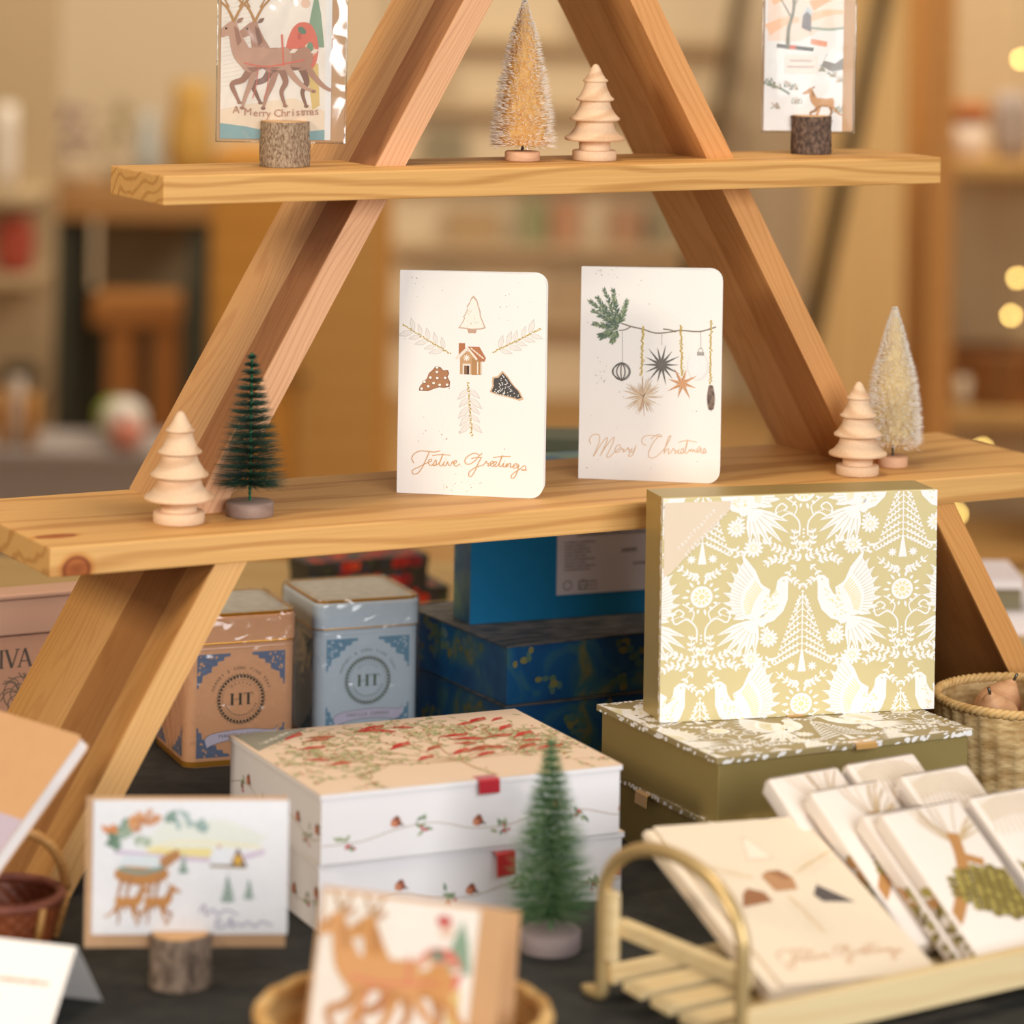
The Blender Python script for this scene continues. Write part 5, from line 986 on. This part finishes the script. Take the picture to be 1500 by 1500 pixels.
# local: x along rack, y back, z up ; deck slopes up towards the back
dz0, depd = 9., 122.
def deck(y): return dz0 + y * math.tan(SR)
for i in range(5):
    y = 6 + i * 26; mb = MB(); mb.X = Matrix.Translation((0, y, deck(y))) @ Matrix.Rotation(SR, 4, 'X'); mb.box(2, rlen - 2, 0, 18, -5, 0, rw, .8); mb.build('slat', t)
mb = MB(); mb.box(0, rlen, -14, -6, 10, 31, rw, 1.); mb.build('front_rail', t)
for xx in (3, rlen - 11):
    mb = MB(); mb.box(xx, xx + 8, -4, depd - 10, 40, 49, rw, .8); mb.build('side_rail', t)
for xx in (0, rlen):
    mb = MB(); pts = []; ya, yb, zs_ = -8, 118, 62
    pts += [(xx, yb + 14, 7), (xx, yb + 13, 4.8), (xx, yb + 7, 4.7), (xx, yb + 1, 6), (xx, yb, 14), (xx, yb, 40)]
    pts += [(xx, (ya + yb) / 2 + (yb - ya) / 2 * cos(pi * i / 14), zs_ + 38 * sin(pi * i / 14)) for i in range(15)]
    pts += [(xx, ya, 40), (xx, ya, 14), (xx, ya - 1, 6), (xx, ya - 7, 4.7), (xx, ya - 13, 4.8), (xx, ya - 14, 7)]
    mb.tube(crom(pts, 3), 4.2, rg, 10); tag(mb.build('end_arch', t), 'champagne metal arch with curled feet')
    mb = MB(); mb.box(xx - 3, xx + 3, 106, 114, 26, 66, rw, 1); mb.build('post', t)
RM = Matrix.Translation(Vector((ro.x, ro.y, T))) @ Matrix.Rotation(YR, 4, 'Z')
def on_deck(name, label, cat, group, x, y, lift, rec, phi, px=None):
    """place an object on the sloping deck; local z = normal, y = up the slope"""
    o = bpy.data.objects.new(name, None); COL.objects.link(o); tag(o, label, cat, group)
    m_ = RM @ Matrix.Translation((x, y, deck(y) + lift)) @ Matrix.Rotation(rec, 4, 'X') @ Matrix.Rotation(phi, 4, 'Z')
    tr = m_.translation.copy(); m_.translation = Wp(tr); o.matrix_world = m_; return o
stockc = pm('cream_card_stock', '#e6d5bd', .8, var=.02, scale=200)
def fest_small(W, H):
    d = Draw(quadmap((60, 60), (948, 62), (45, 1425), (935, 1458), W, H))
    d.poly(tree_o, ink('#d9c3ab'), 1); d.poly([(500 + (x - 500) * .85, 340 + (y - 340) * .87) for x, y in tree_o], ink('#efe3cf'), 2)
    for a, b in (((365, 565), (78, 395)), ((630, 552), (915, 398)), ((478, 742), (500, 1068))): sprig(d, *a, *b, (ink('#c9a558'), ink('#d9ba7c')), (ink('#e3d2b8'), ink('#ead9c0')), 90)
    d.poly([(420, 560), (470, 520), (545, 520), (585, 600), (560, 692), (428, 692)], ink('#b98a62'), 3); d.poly([(475, 520), (545, 520), (585, 590), (530, 600)], ink('#a06f4c'), 4)
    d.poly([(288, 645), (362, 690), (368, 770), (178, 798), (238, 690)], ink('#9a6a48'), 2); d.poly([(685, 668), (815, 842), (640, 812), (620, 750)], ink('#5a5250'), 2)
    for s_ in FG: d.stroke(s_, 8, ink('#d2a884'), 3, sm=3)
    return d
def lying_card(i, x, y, lift, phi, label, art=None):
    t = on_deck('greeting_card', label, 'card', 'cream cards stacked on the rack', x, y, lift, .325, phi)
    W, H = 104.5, 161.; mb = MB(); pol = rrect(0, 0, W, H, (.5, 9, 9, .5)); mb.prism(pol, 0, .55, stockc); mb.build('back_cover', t)
    mb = MB(); mb.prism(pol, .9, 1.5, stockc)
    if art: art.emit(mb, (0, 0, 1.5), (1, 0, 0), (0, 1, 0), clip=(0, 0, W, H), h=.06, dl=.03)
    mb.build('front_cover', t)
FX, FY, FL = 50., 18., 10.2; nst = 7; ORD = ('at the bottom', 'second from the bottom', 'third from the bottom', 'fourth from the bottom', 'third from the top', 'second from the top')
for i in range(nst):
    top = i == nst - 1
    lying_card(i, FX if top else FX - 8 + R.uniform(-6, 4), FY + (1.5 if not top else 0.), 6.5 + FL / 6. * i, -.148 + (0 if top else R.uniform(-.02, .02)), 'cream folded card with gingerbread design on top of its stack on the rack' if top else 'cream folded card edge, %s of the card stack on the rack' % ORD[i], fest_small(104.5, 161) if top else None)
packw = pm('white_tissue_wrap', '#e9ded4', .5, var=.02, scale=120); needle = [ink('#c2a67a'), ink('#ab9068'), ink('#cdb48c')]; cone = [ink('#8a7a3c'), ink('#a5964e'), ink('#6f6032')]; twig = ink('#b3824e')
def cone_print(W, H, kind):
    d = Draw()
    if kind == 0:
        cx, cy = W * .62, H * .74
        for i in range(26):
            a = R.uniform(.05, 2.3); L = R.uniform(28, 64); d.stroke([(cx, cy), (cx + L * .55 * cos(a + .12), cy + L * .55 * sin(a + .12)), (cx + L * cos(a), cy + L * sin(a))], .6, needle[i % 3], 2, taper=.4)
        d.stroke([(cx + 2, cy + 8), (cx - 4, cy - 10), (cx - 14, cy - 26), (W * .12, H * .36), (-4, H * .28)], 8, twig, 3); d.stroke([(cx - 4, cy - 8), (cx + 10, cy - 16)], 6, twig, 3)
        c0, c1 = (W * .25, H * .5), (W + 22, H * .3)
    else:
        for i in range(12): d.stroke([(W * (.08 + .062 * i), H * .97), (W * (.12 + .065 * i), H * .88), (W * (.02 + .08 * i), H * .74)], .7, ink('#cbb494'), 2)
        for i in range(9): d.stroke([(W * .05, H * (.93 - .012 * i)), (W * .5, H * (.985 - .016 * i)), (W * .98, H * (.90 - .02 * i))], .6, ink('#d8c6a8'), 2)
        c0, c1 = (-34, H * .5), (W * .55, H * .3)
    ax = Vector((c1[0] - c0[0], c1[1] - c0[1])); L = ax.length; ax.normalize(); nx = Vector((-ax.y, ax.x)); hw = 17.
    for i in range(13):
        q = i / 12.; w = hw * math.sqrt(max(.04, 1 - (2 * q - .95) ** 2)); m_ = max(1, int(w / 3.4))
        for j in range(-m_, m_ + 1):
            c = Vector(c0) + ax * (L * q) + nx * (w * (j + .5 * (i % 2)) / m_); a = math.atan2(ax.y, ax.x)
            d.ell(c.x, c.y, 3.6, 2.7, cone[2], 4, 8, a); d.ell(c.x - ax.x * .9, c.y - ax.y * .9, 2.4, 1.8, cone[R.randrange(2)], 5, 8, a)
    return d
def pack(x, y, lift, rec, phi, kind, label, W=56., H=118., th=12.4):
    t = on_deck('tissue_pack', label, 'tissue pack', 'pine cone tissue packs on the rack', x, y, lift, rec, phi)
    mb = MB(); mb.box(0, W, 0, H, 0, th, packw, 2.2, 3); pr = cone_print(W, H, kind); pr.emit(mb, (0, 0, th), (1, 0, 0), (0, 1, 0), clip=(2, 2, W - 2, H - 2), h=.08, dl=.03)
    d = Draw()
    for i in range(5): d.ell(R.uniform(50, 70), R.uniform(3, 12), 6, 3, R.choice((twig, cone[0], cone[1])), 1, 10, R.random())
    for i in range(26): d.ell(R.uniform(66, 104), R.uniform(3, 12), 2.2, 1.8, cone[i % 3], 2, 8)
    if kind == 0: d.emit(mb, (0, H, 0), (0, -1, 0), (0, 0, 1), clip=(2, 2, H - 2, th - 2), h=.08)
    mb.build('wrapped_pack', t)
    mb = MB(); mb.add([(2, H + .1, th * .5 - 6), (W - 2, H + .1, th * .5 - 6), (W - 2, H + 2.4, th * .5), (2, H + 2.4, th * .5), (2, H + .1, th * .5 + 6), (W - 2, H + .1, th * .5 + 6)], [(0, 1, 2, 3), (3, 2, 5, 4), (0, 3, 4), (1, 5, 2)], packw); mb.build('end_fold', t)
for x, y, l, rc, kd, lab, kw in (
    (167, 86, 0, 36, 0, 'white tissue pack with pine needles, rearmost in the left column on the rack', {}), (174, 54.5, 0, 36, 0, 'white tissue pack with pine needles, second from back in the left column', {}),
    (185, 27, 0, 36, 0, 'white tissue pack with pine needles, third from back in the left column', dict(H=108., W=50)), (186, 3, .2, 36, 0, 'white tissue pack with pine needles and cone, front of the left column', dict(W=62.)),
    (230, 86, .5, 36, 1, 'white tissue pack with curved needle lines, rearmost of the right column on the rack', {}), (247, 54.5, 0, 36, 1, 'white tissue pack with curved needle lines, middle of the right column on the rack', {}), (257, 3, .2, 36, 1, 'white tissue pack with a big green cone, front of the right column on the rack', dict(W=60))):
    pack(x, y, l, radians(rc), 0, kd, lab, **kw)
# ================================================================ tables
cloth = two_tone('black_table_cloth', '#1c1c18', '#292823', 60, .4, .6, .85, 4)
def rbox(mb, r0, r1, d0, d1, z0, z1, mt, bev=0.):
    """box in the shop frame (local mm of a parent at the camera foot)"""
    mb.box(r0, r1, d0, d1, z0, z1, mt, bev)
CF = Vector((CAM.x, CAM.y, 0))
def shop(name, label, cat, r, d, z, group=None, turn=0.):
    return thing(name, label, cat, room(r, d, z + (.6 if z > FLOOR + 1 else 0)), CAMANG + turn, group)
# in a shop() thing local x = right, y = away, z = up
t = shop('table', 'black topped table carrying the whole stationery display', 'table', 0, 1500, FLOOR)
HT_ = T - FLOOR
mb = MB(); mb.box(-900, 1000, -60, 1290, HT_ - 30, HT_, cloth, 3); mb.build('tabletop', t)
blackm = mat('black_leg', '#22221f', .6)
for x in (-850, 950):
    for y in (0, 1230): mb = MB(); mb.box(x - 25, x + 25, y - 25, y + 25, 0, HT_ - 30, blackm, 3); mb.build('leg', t)
palew = wood_mat('pale_table_wood', '#c9a66a', '#b3894c', lines=.3, line_f=40, gscale=.5)
t = shop('side_table', 'pale wooden table standing behind the black display table', 'table', 0, 2800, FLOOR)
mb = MB(); mb.box(-1000, 1100, 0, 480, HT_ - 35, HT_, palew, 3); mb.build('tabletop', t)
for x in (-950, 1050):
    for y in (45, 435): mb = MB(); mb.box(x - 25, x + 25, y - 25, y + 25, 0, HT_ - 35, palew, 3); mb.build('leg', t)
# ================================================================ room
wallm = pm('plaster_wall', '#d8c3a2', .85, var=.03, scale=3); floorm = wood_mat('shop_floor', '#b58d58', '#98713f', lines=.3, line_f=12, gscale=.15, rough=.6)
def struct(name, mb): o = mb.build(name); o.location = Wp(room(0, 0, FLOOR)); o.rotation_euler = (0, 0, CAMANG); o['kind'] = 'structure'; return o
mb = MB(); mb.box(-3600, 3600, -800, 9700, -60, 0, floorm); struct('floor', mb)
mb = MB(); mb.box(-3600, 3600, 9700, 9800, 0, 3200, wallm); struct('wall_back', mb)
mb = MB(); mb.box(-3700, -3600, -800, 9700, 0, 3200, wallm); struct('wall_left', mb)
mb = MB(); mb.box(-3600, 3600, 9680, 9700, 0, 110, mat('skirting', '#cdb692', .6)); struct('baseboard_back', mb)
def X(px, d): return (px - 750) / F_ * d
def Z(py, d): return CZ - (py + 128) * d / F_
# helper for boxes seen at pixel extents and a depth
def bx(mb, r0, z0, px0, px1, py0, py1, d0, dep, mt, base_d, bev=0.):
    mb.box(X(px0, base_d) - r0, X(px1, base_d) - r0, d0, d0 + dep, Z(py1, base_d) - z0, Z(py0, base_d) - z0, mt, bev)
# dark work table with wooden top, left
D1 = 8000.
r0 = X(190, D1); t = shop('work_table', 'dark framed work table with a wooden top far behind at the left', 'table', r0, D1, FLOOR)
dkf = mat('dark_green_frame', '#3c3d30', .6); dkp = mat('dark_grey_panel', '#85775f', .8); wtop = wood_mat('work_top', '#a87c4a', '#8a5f34', lines=.3, line_f=30)
mb = MB(); bx(mb, r0, FLOOR, 52, 318, 288, 332, 0, 420, wtop, D1, 4); mb.build('tabletop', t)
for a, b in ((78, 112), (284, 312)):
    for dd in (20, 360): mb = MB(); bx(mb, r0, FLOOR, a, b, 332, 724, dd, 45, dkf, D1); mb.build('leg', t)
mb = MB(); bx(mb, r0, FLOOR, 126, 284, 334, 458, 340, 20, dkp, D1); mb.build('back_panel', t)
mb = MB(); bx(mb, r0, FLOOR, 112, 284, 458, 722, 345, 15, dkf, D1); mb.build('lower_panel', t)
mb = MB(); bx(mb, r0, FLOOR, 250, 286, 455, 724, 300, 30, dkf, D1); mb.build('panel_support', t)
# stool
D2 = 7600.
r0 = X(196, D2); t = shop('stool', 'orange brown wooden stool in front of the dark work table', 'stool', r0, D2, FLOOR); ow = wood_mat('stool_wood', '#a86f34', '#87552a', lines=.3, line_f=40)
mb = MB(); bx(mb, r0, FLOOR, 142, 266, 447, 488, 0, 190, ow, D2, 6); mb.build('seat', t)
for a, b in ((166, 206), (232, 262)):
    for dd in (10, 150): mb = MB(); bx(mb, r0, FLOOR, a, b, 488, 768, dd, 40, ow, D2); mb.build('leg', t)
# items on the work table
def vase(px, py, d, h, r, label, cat, name, mt, group=None, neck=.5):
    z = Z(py, d); t = shop(name, label, cat, X(px, d), d + 140, z, group); mb = MB(); mb.lathe([(r * .7, 0), (r, h * .3), (r * .95, h * .55), (r * neck, h * .82), (r * neck * 1.1, h)], mt, 24); mb.build('vessel', t); return t
zt_ = Z(288, D1)
def onwt(px): return X(px, D1)
tl = vase(213, 288, D1, 180, 36, 'greyish blue jar on the dark work table', 'jar', 'jar', mat('jar_grey_blue', '#a9aaa0', .5))
tl = vase(276, 288, D1, 250, 58, 'amber lantern like jar on the dark work table near the wooden cabinet', 'jar', 'jar', mat('jar_amber', '#bd9248', .6), neck=.7)
def blobplant(px, d, z, r, h, cols, label, name, cat, pot, n=26):
    t = shop(name, label, cat, X(px, d), d + 150, z); mb = MB(); mb.lathe([(r * .4, 0), (r * .5, h * .3), (r * .46, h * .3), (r * .3, h * .06)], pot, 20); mb.build('pot', t)
    mb = MB()
    for i in range(n): a = R.random() * 6.3; q = r * math.sqrt(R.random()); mb.ball((q * cos(a), q * sin(a), h * (.35 + .6 * R.random())), r * .24, cols[i % len(cols)], 8, (1, 1, .7))
    mb.build('leaves', t); return t
gg = [mat('leaf_olive', '#9a8c55', .7), mat('leaf_grey', '#a79a78', .7)]; pp = [mat('petal_mauve', '#86606a', .7), mat('petal_dusk', '#a08a78', .7)]
blobplant(162, D1 + 60, zt_, 38, 210, gg, 'olive green leafy plant on the dark work table', 'potted_plant', 'plant', mat('pot_cream', '#cdb99a', .7))
blobplant(98, D1 - 20, zt_, 48, 200, pp, 'dusky mauve flowers on the dark work table', 'potted_flowers', 'flowers', mat('pot_beige', '#c4ad8c', .7))
# pale shelf unit at left edge with pouch
D3 = 7400.; r0 = X(10, D3); t = shop('display_shelf', 'pale display shelf at the left edge far behind', 'shelf', r0, D3, FLOOR); ps = mat('pale_shelf', '#b59d78', .8)
mb = MB(); bx(mb, r0, FLOOR, -120, 62, -60, 790, 300, 20, ps, D3); mb.build('back_panel', t)
for py in (300, 420, 600):
    mb = MB(); bx(mb, r0, FLOOR, -120, 56, py, py + 14, 40, 280, ps, D3); mb.build('shelf', t)
def soft(px, py, d, w, h, mt, label, name, cat, dd=120, group=None):
    """rounded soft bag standing on something: px centre, py bottom"""
    t = shop(name, label, cat, X(px, d), d + dd, Z(py, d), group); mb = MB(); k = F_ / d; bm = bmesh.new(); bmesh.ops.create_cube(bm, size=1)
    bmesh.ops.subdivide_edges(bm, edges=bm.edges[:], cuts=3, use_grid_fill=True)
    for v in bm.verts:
        c = v.co.copy(); q = 1 - .35 * (max(abs(c.x), abs(c.y)) * 2) ** 4 * (.3 + abs(c.z)); v.co = Vector((c.x * w / k * q, c.y * w / k * .5 * q, (c.z + .5) * h / k))
    mb.bm(bm, mt, True); mb.build('pouch', t); return t
soft(18, 419, D3, 62, 82, mat('red_pouch', '#b0503c', .8), 'red cloth pouch on the pale shelf at the left edge', 'pouch', 'pouch')
soft(4, 299, D3, 34, 130, mat('white_pouch', '#e0d3c2', .8), 'white cloth pouch on the pale shelf above the red one', 'pouch', 'pouch')
soft(28, 599, D3, 58, 44, mat('dark_pouch', '#4a4230', .8), 'dark olive cushion on the pale shelf below the red pouch', 'cushion', 'cushion')
# low display bench lower left with baubles and candles
D4 = 6400.; r0 = X(160, D4); t = shop('display_bench', 'grey cloth covered low bench far behind at the left', 'bench', r0, D4, FLOOR); gc_ = mat('grey_cloth', '#968a82', .9)
mb = MB(); bx(mb, r0, FLOOR, -40, 330, 672, 690, 0, 270, gc_, D4, 5); mb.build('bench_top', t)
mb = MB(); bx(mb, r0, FLOOR, -30, 320, 690, 936, 10, 260, gc_, D4); mb.build('cloth_skirt', t)
zb = Z(672, D4)
for px, r_, c, lab in ((163, 30, '#8fa038', 'green'), (184, 34, '#d8cdbd', 'white'), (196, 24, '#c9806a', 'pink')):
    q = r_ * D4 / F_; t = shop('bauble', '%s ball ornament on the grey cloth bench' % lab, 'ornament', X(px, D4), D4 + dict(green=190, white=110, pink=30)[lab], zb, 'ball ornaments on the grey bench')
    mb = MB(); mb.ball((0, 0, q), q, mat('bauble_' + lab, c, .5), 20); mb.build('ball', t); mb = MB(); mb.tube([(0, 0, 2 * q - 2), (0, 0, 2 * q + 8)], 5, wire, 8); mb.build('cap', t)
for px, c, h, lab in ((8, '#c28a4a', 105, 'amber candle at the far left of the grey bench'), (30, '#cdb8a4', 130, 'cream candle between two amber ones on the grey bench'), (50, '#b8813e', 100, 'amber candle at the right of the cream one on the grey bench')):
    t = shop('candle', lab, 'candle', X(px, D4), D4 + 60, zb, 'candles on the grey bench'); mb = MB(); mb.lathe([(14, 0), (14, h - 2), (11, h), (4, h - 2)], mat('wax' + c[1:], c, .6), 20); mb.build('wax', t); mb = MB(); mb.tube([(0, 0, h - 4), (1, 0, h + 9)], 1.2, blackm, 5); mb.build('wick', t)
# tall wooden cabinet
D5 = 7000.; r0 = X(445, D5); t = shop('cabinet', 'tall golden brown wooden cabinet far behind the left leg of the stand', 'cabinet', r0, D5, FLOOR); cw = wood_mat('cabinet_wood', '#bf8638', '#a56c26', lines=.25, line_f=14, gscale=.3)
mb = MB(); bx(mb, r0, FLOOR, 314, 572, 235, 846, 10, 420, cw, D5, 4); mb.build('cabinet_body', t)
cw2 = wood_mat('cabinet_door_wood', '#b98b4a', '#a8753a', lines=.25, line_f=14, gscale=.3, seed=2)
for a, b in ((320, 438), (446, 566)):
    mb = MB(); bx(mb, r0, FLOOR, a, b, 250, 830, 0, 10, cw if a < 400 else cw2, D5, 2); o = mb.build('door', t)
    mb = MB(); q = 430 if a < 400 else 454; mb.ball((X(q, D5) - r0, -10, Z(560, D5) - FLOOR), 10, mat('dark_knob', '#5a3c1c', .5), 12); k_ = mb.build('knob', o)
# wall rack of cards in the centre
D6 = 9300.; r0 = X(830, D6); t = shop('wall_shelf', 'pale wall shelves with faint stationery behind the top of the stand', 'shelf', r0, D6, FLOOR); rk = mat('rack_beige', '#dcc7a4', .85)
mb = MB(); bx(mb, r0, FLOOR, 575, 1090, -220, 620, 340, 20, rk, D6); mb.build('back_panel', t)
for py in (60, 160, 262, 372, 480): mb = MB(); bx(mb, r0, FLOOR, 575, 1090, py, py + 12, 260, 80, mat('rack_ledge', '#c9b08a', .85), D6); mb.build('ledge', t)
for i, (px, py, w, h, c, lab) in enumerate(((640, 160, 44, 60, '#c2a983', 'beige'), (655, 262, 60, 56, '#93876c', 'grey olive'), (880, 59, 70, 66, '#ab9478', 'mushroom'), (960, 160, 60, 52, '#b59d74', 'sand'), (700, 372, 80, 50, '#b89a70', 'tan'), (790, 372, 40, 62, '#96946a', 'sage green'), (838, 372, 44, 66, '#b98a68', 'dull orange'), (930, 372, 48, 58, '#b08868', 'clay'), (985, 372, 40, 60, '#9a8d70', 'olive grey'), (860, 480, 90, 60, '#b59a78', 'buff'), (660, 480, 60, 50, '#8f7a56', 'brown'), (1050, 262, 50, 60, '#a58a66', 'fawn'))):
    t = shop('paper_box', '%s box on the pale wall shelves behind the stand' % lab, 'box', X(px, D6), D6 + 265, Z(py, D6), 'boxes on the wall shelves'); k = D6 / F_; mb = MB(); mb.box(-w * k / 2, w * k / 2, 0, 60, 0, h * k * .75, mat('pbox_' + lab.replace(' ', '_'), c, .85), 3); mb.build('box_body', t); mb = MB(); mb.box(-w * k / 2 - 3, w * k / 2 + 3, -3, 63, h * k * .75, h * k, mat('pbox_' + lab.replace(' ', '_'), c, .85), 3); mb.build('lid', t)
# pinkish parcel on the floor behind
# leaning dark planks
for (p0, p1, w, lab, dd) in (((1120, -80), (1058, 232), 24, 'dark brown pole leaning behind the snowy landscape card', 8300.), ((1338, -60), (1188, 560), 30, 'dark brown pole leaning between the snowy landscape card and the wooden post', 8000.)):
    sl = (p1[0] - p0[0]) / (p1[1] - p0[1]); pf = 724 if dd == 8000 else 693.; xb = p1[0] + sl * (pf - p1[1])
    a = room(X(xb, dd), dd, FLOOR + 6); b = room(X(p0[0] + sl * (-300 - p0[1]), dd), dd + 500, Z(-300, dd) + 60); t = thing('leaning_pole', lab, 'pole', a, 0, 'dark leaning poles'); mb = MB(); mb.tube([(0, 0, 0), b - a], w * dd / F_ * .5, mat('dark_pole', '#4a3818', .6), 12); mb.build('pole', t)
# curtain / pale panel between poles
D7 = 8800.; t = shop('fabric_panel', 'golden beige cloth panel hanging behind the leaning poles', 'curtain', X(1300, D7), D7, Z(720, D7)); mb = MB(); vs = []; n = 60; w = X(1372, D7) - X(1150, D7); h = Z(-300, D7) - Z(640, D7)
for i in range(n + 1):
    x = -w / 2 + w * i / n; y = 12 * sin(i * .55) + 6 * sin(i * 1.3); vs += [(x, y, 0), (x, y, h)]
mb.add(vs, [(2 * i, 2 * i + 2, 2 * i + 3, 2 * i + 1) for i in range(n)], mat('gold_beige_cloth', '#cfae78', .9, sheen=.2), True)
mb.build('cloth', t); mb = MB(); mb.tube([(-w / 2 - 40, 0, h + 4), (w / 2 + 40, 0, h + 4)], 10, blackm, 8); mb.build('rod', t)
# shelving unit right
D8 = 6600.; r0 = X(1450, D8); t = shop('shelving_unit', 'honey coloured wooden shelving unit at the right edge behind the stand', 'shelf', r0, D8, FLOOR); hw = wood_mat('honey_shelf', '#b98448', '#9d6c34', lines=.25, line_f=20, gscale=.4); hs = wood_mat('honey_board', '#bd9458', '#a57a40', lines=.25, line_f=20, gscale=.4)
for a, b in ((1368, 1404), (1640, 1676)):
    for dd in (0, 380): mb = MB(); bx(mb, r0, FLOOR, a, b, -420, 905, dd, 45, hw, D8, 3); mb.build('post', t)
for py in (228, 592, 800):
    mb = MB(); bx(mb, r0, FLOOR, 1404, 1640, py, py + 20, 0, 420, hs, D8, 3); mb.build('shelf_board', t)
mb = MB(); bx(mb, r0, FLOOR, 1372, 1672, -420, 900, 425, 15, mat('shelf_backing', '#c8ae86', .85), D8); mb.build('back_panel', t)
def cyl(px, py, w, h, mt, name, label, cat, lidm=None):
    k = D8 / F_; t = shop(name, label, cat, X(px, D8), D8 + 110, Z(py, D8)); mb = MB(); mb.lathe([(w * k / 2 * .9, 0), (w * k / 2, 3), (w * k / 2, h * k)], mt, 28); mb.build('tin_body', t)
    if lidm: mb = MB(); mb.lathe([(w * k / 2 + 3, h * k), (w * k / 2 + 3, h * k + 34), (4, h * k + 36)], lidm, 28); mb.build('lid', t)
cyl(1434, 228, 56, 56, mat('white_canister', '#dac4ac', .5), 'canister', 'white round canister with an orange brown lid on the upper shelf at the right', 'canister', mat('brown_lid', '#a85e22', .5))
soft(1500, 228, D8, 62, 100, mat('lilac_pouch', '#a8978a', .8), 'greyish lilac pouch on the upper shelf at the right', 'pouch', 'pouch')
k = D8 / F_; t = shop('woven_basket', 'dark brown woven basket on the lower shelf at the right edge', 'basket', X(1490, D8), D8 + 130, Z(592, D8))
wb = two_tone('brown_weave_far', '#7a4a1c', '#96602c', 30, .4, .6, .7); weave(t, 88, 108, 100, 8, 22, wb, rim=wb, rimr=6, amp=3, thick=6)
soft(1424, 574, D8, 30, 100, mat('grey_lilac_bag', '#8f7f80', .8), 'small grey lilac bag beside the dark brown basket', 'bag', 'bag', 335)
for px, lab in ((1424, 'white paper roll standing before the dark brown basket'),):
    t = shop('paper_roll', lab, 'paper roll', X(px, D8), D8 + 30, Z(592, D8)); mb = MB(); mb.lathe([(13, 0), (13, 62), (6, 62), (6, 50)], mat('white_roll', '#cdb99c', .8), 20); mb.build('roll', t); mb = MB(); mb.lathe([(6, 2), (6, 64), (4, 64)], kraft, 16); mb.build('core', t)
# fairy lights
t = shop('fairy_lights', 'string of warm white fairy lights hanging at the right edge', 'fairy lights', X(1480, 6300), 6300, Z(700, 6300))
bulb = pm('warm_bulb', '#ffe9a8', .4, emit='#ffd878', estr=20.)
mb = MB(); LP = [(1498, 75), (1503, 210), (1497, 395), (1489, 450), (1450, 646), (1414, 742), (1408, 778), (1470, 700)]
o0 = room(X(1480, 6300), 6300, Z(700, 6300)); loc = lambda p: (X(p[0], 6300) - X(1480, 6300), -6 + 3 * sin(p[1]), Z(p[1], 6300) - Z(700, 6300))
mb.tube(crom([loc(p) for p in [(1505, -200)] + LP[:7]], 6), 1.2, mat('light_wire', '#7a6a3c', .5), 5); mb.build('wire', t)
for p in LP[:1] + LP[2:7]: mb = MB(); q = loc(p); mb.ball((q[0], q[1] - 4, q[2]), 4.6, bulb, 12); mb.build('bulb', t)
# ================================================================ lights
def area(name, loc, tgt, sx, sy, power, col):
    l = bpy.data.lights.new(name, 'AREA'); l.shape = 'RECTANGLE'; l.size = sx; l.size_y = sy; l.energy = power; l.color = col; o = bpy.data.objects.new(name, l); COL.objects.link(o)
    o.location = loc; d_ = Vector(tgt) - Vector(loc); o.rotation_euler = d_.to_track_quat('-Z', 'Y').to_euler(); return o
ctr = Wp((50, 60, 120))
def rw_(r, d, z): q = room(r, d, z); return Wp(q)
area('daylight_window', rw_(1150, -350, 950), ctr, 1.9, 1.7, 76, (.975, .985, 1))
area('left_lamp_warm', Wp((-2000, -445, 1030)), ctr, .42, .42, 19, (1, .88, .70))
area('ceiling_lamp_front', rw_(100, 2300, 2100), ctr, .6, .6, 16, (1, .82, .60))
area('background_fill', rw_(-800, 7000, 2200), rw_(-300, 8200, 0), 1.5, 1.5, 50, (1, .88, .72))  # unseen fill added to brighten the back of the shop
area('background_fill_right', rw_(1500, 6200, 2200), rw_(1000, 7600, 0), 1.2, 1.2, 80, (1, .88, .72))  # unseen fill added to lift the far shelves at the right
wd = bpy.data.worlds.new('shop_air'); scn.world = wd; wd.use_nodes = True; bg = wd.node_tree.nodes['Background']; bg.inputs[0].default_value = (1, .88, .76, 1); bg.inputs[1].default_value = .29
# ================================================================ camera
cam = bpy.data.cameras.new('camera'); co = bpy.data.objects.new('camera', cam); COL.objects.link(co); scn.camera = co
cam.sensor_width = 36; cam.lens = F_ / 1500 * 36; cam.shift_x = 0; cam.shift_y = CY / 1500.; cam.clip_start = .05; cam.clip_end = 60
mt_ = Matrix(((r2.x, u2.x, -fw.x, 0), (r2.y, u2.y, -fw.y, 0), (r2.z, u2.z, -fw.z, 0), (0, 0, 0, 1))); mt_.translation = Wp(CAM); co.matrix_world = mt_
cam.dof.use_dof = True; cam.dof.focus_distance = 2.36; cam.dof.aperture_fstop = 4.5; cam.dof.aperture_blades = 0
vs_ = scn.view_settings; vs_.view_transform = 'Standard'; vs_.look = 'None'; vs_.gamma = 1; vs_.exposure = 0.; vs_.use_curve_mapping = False
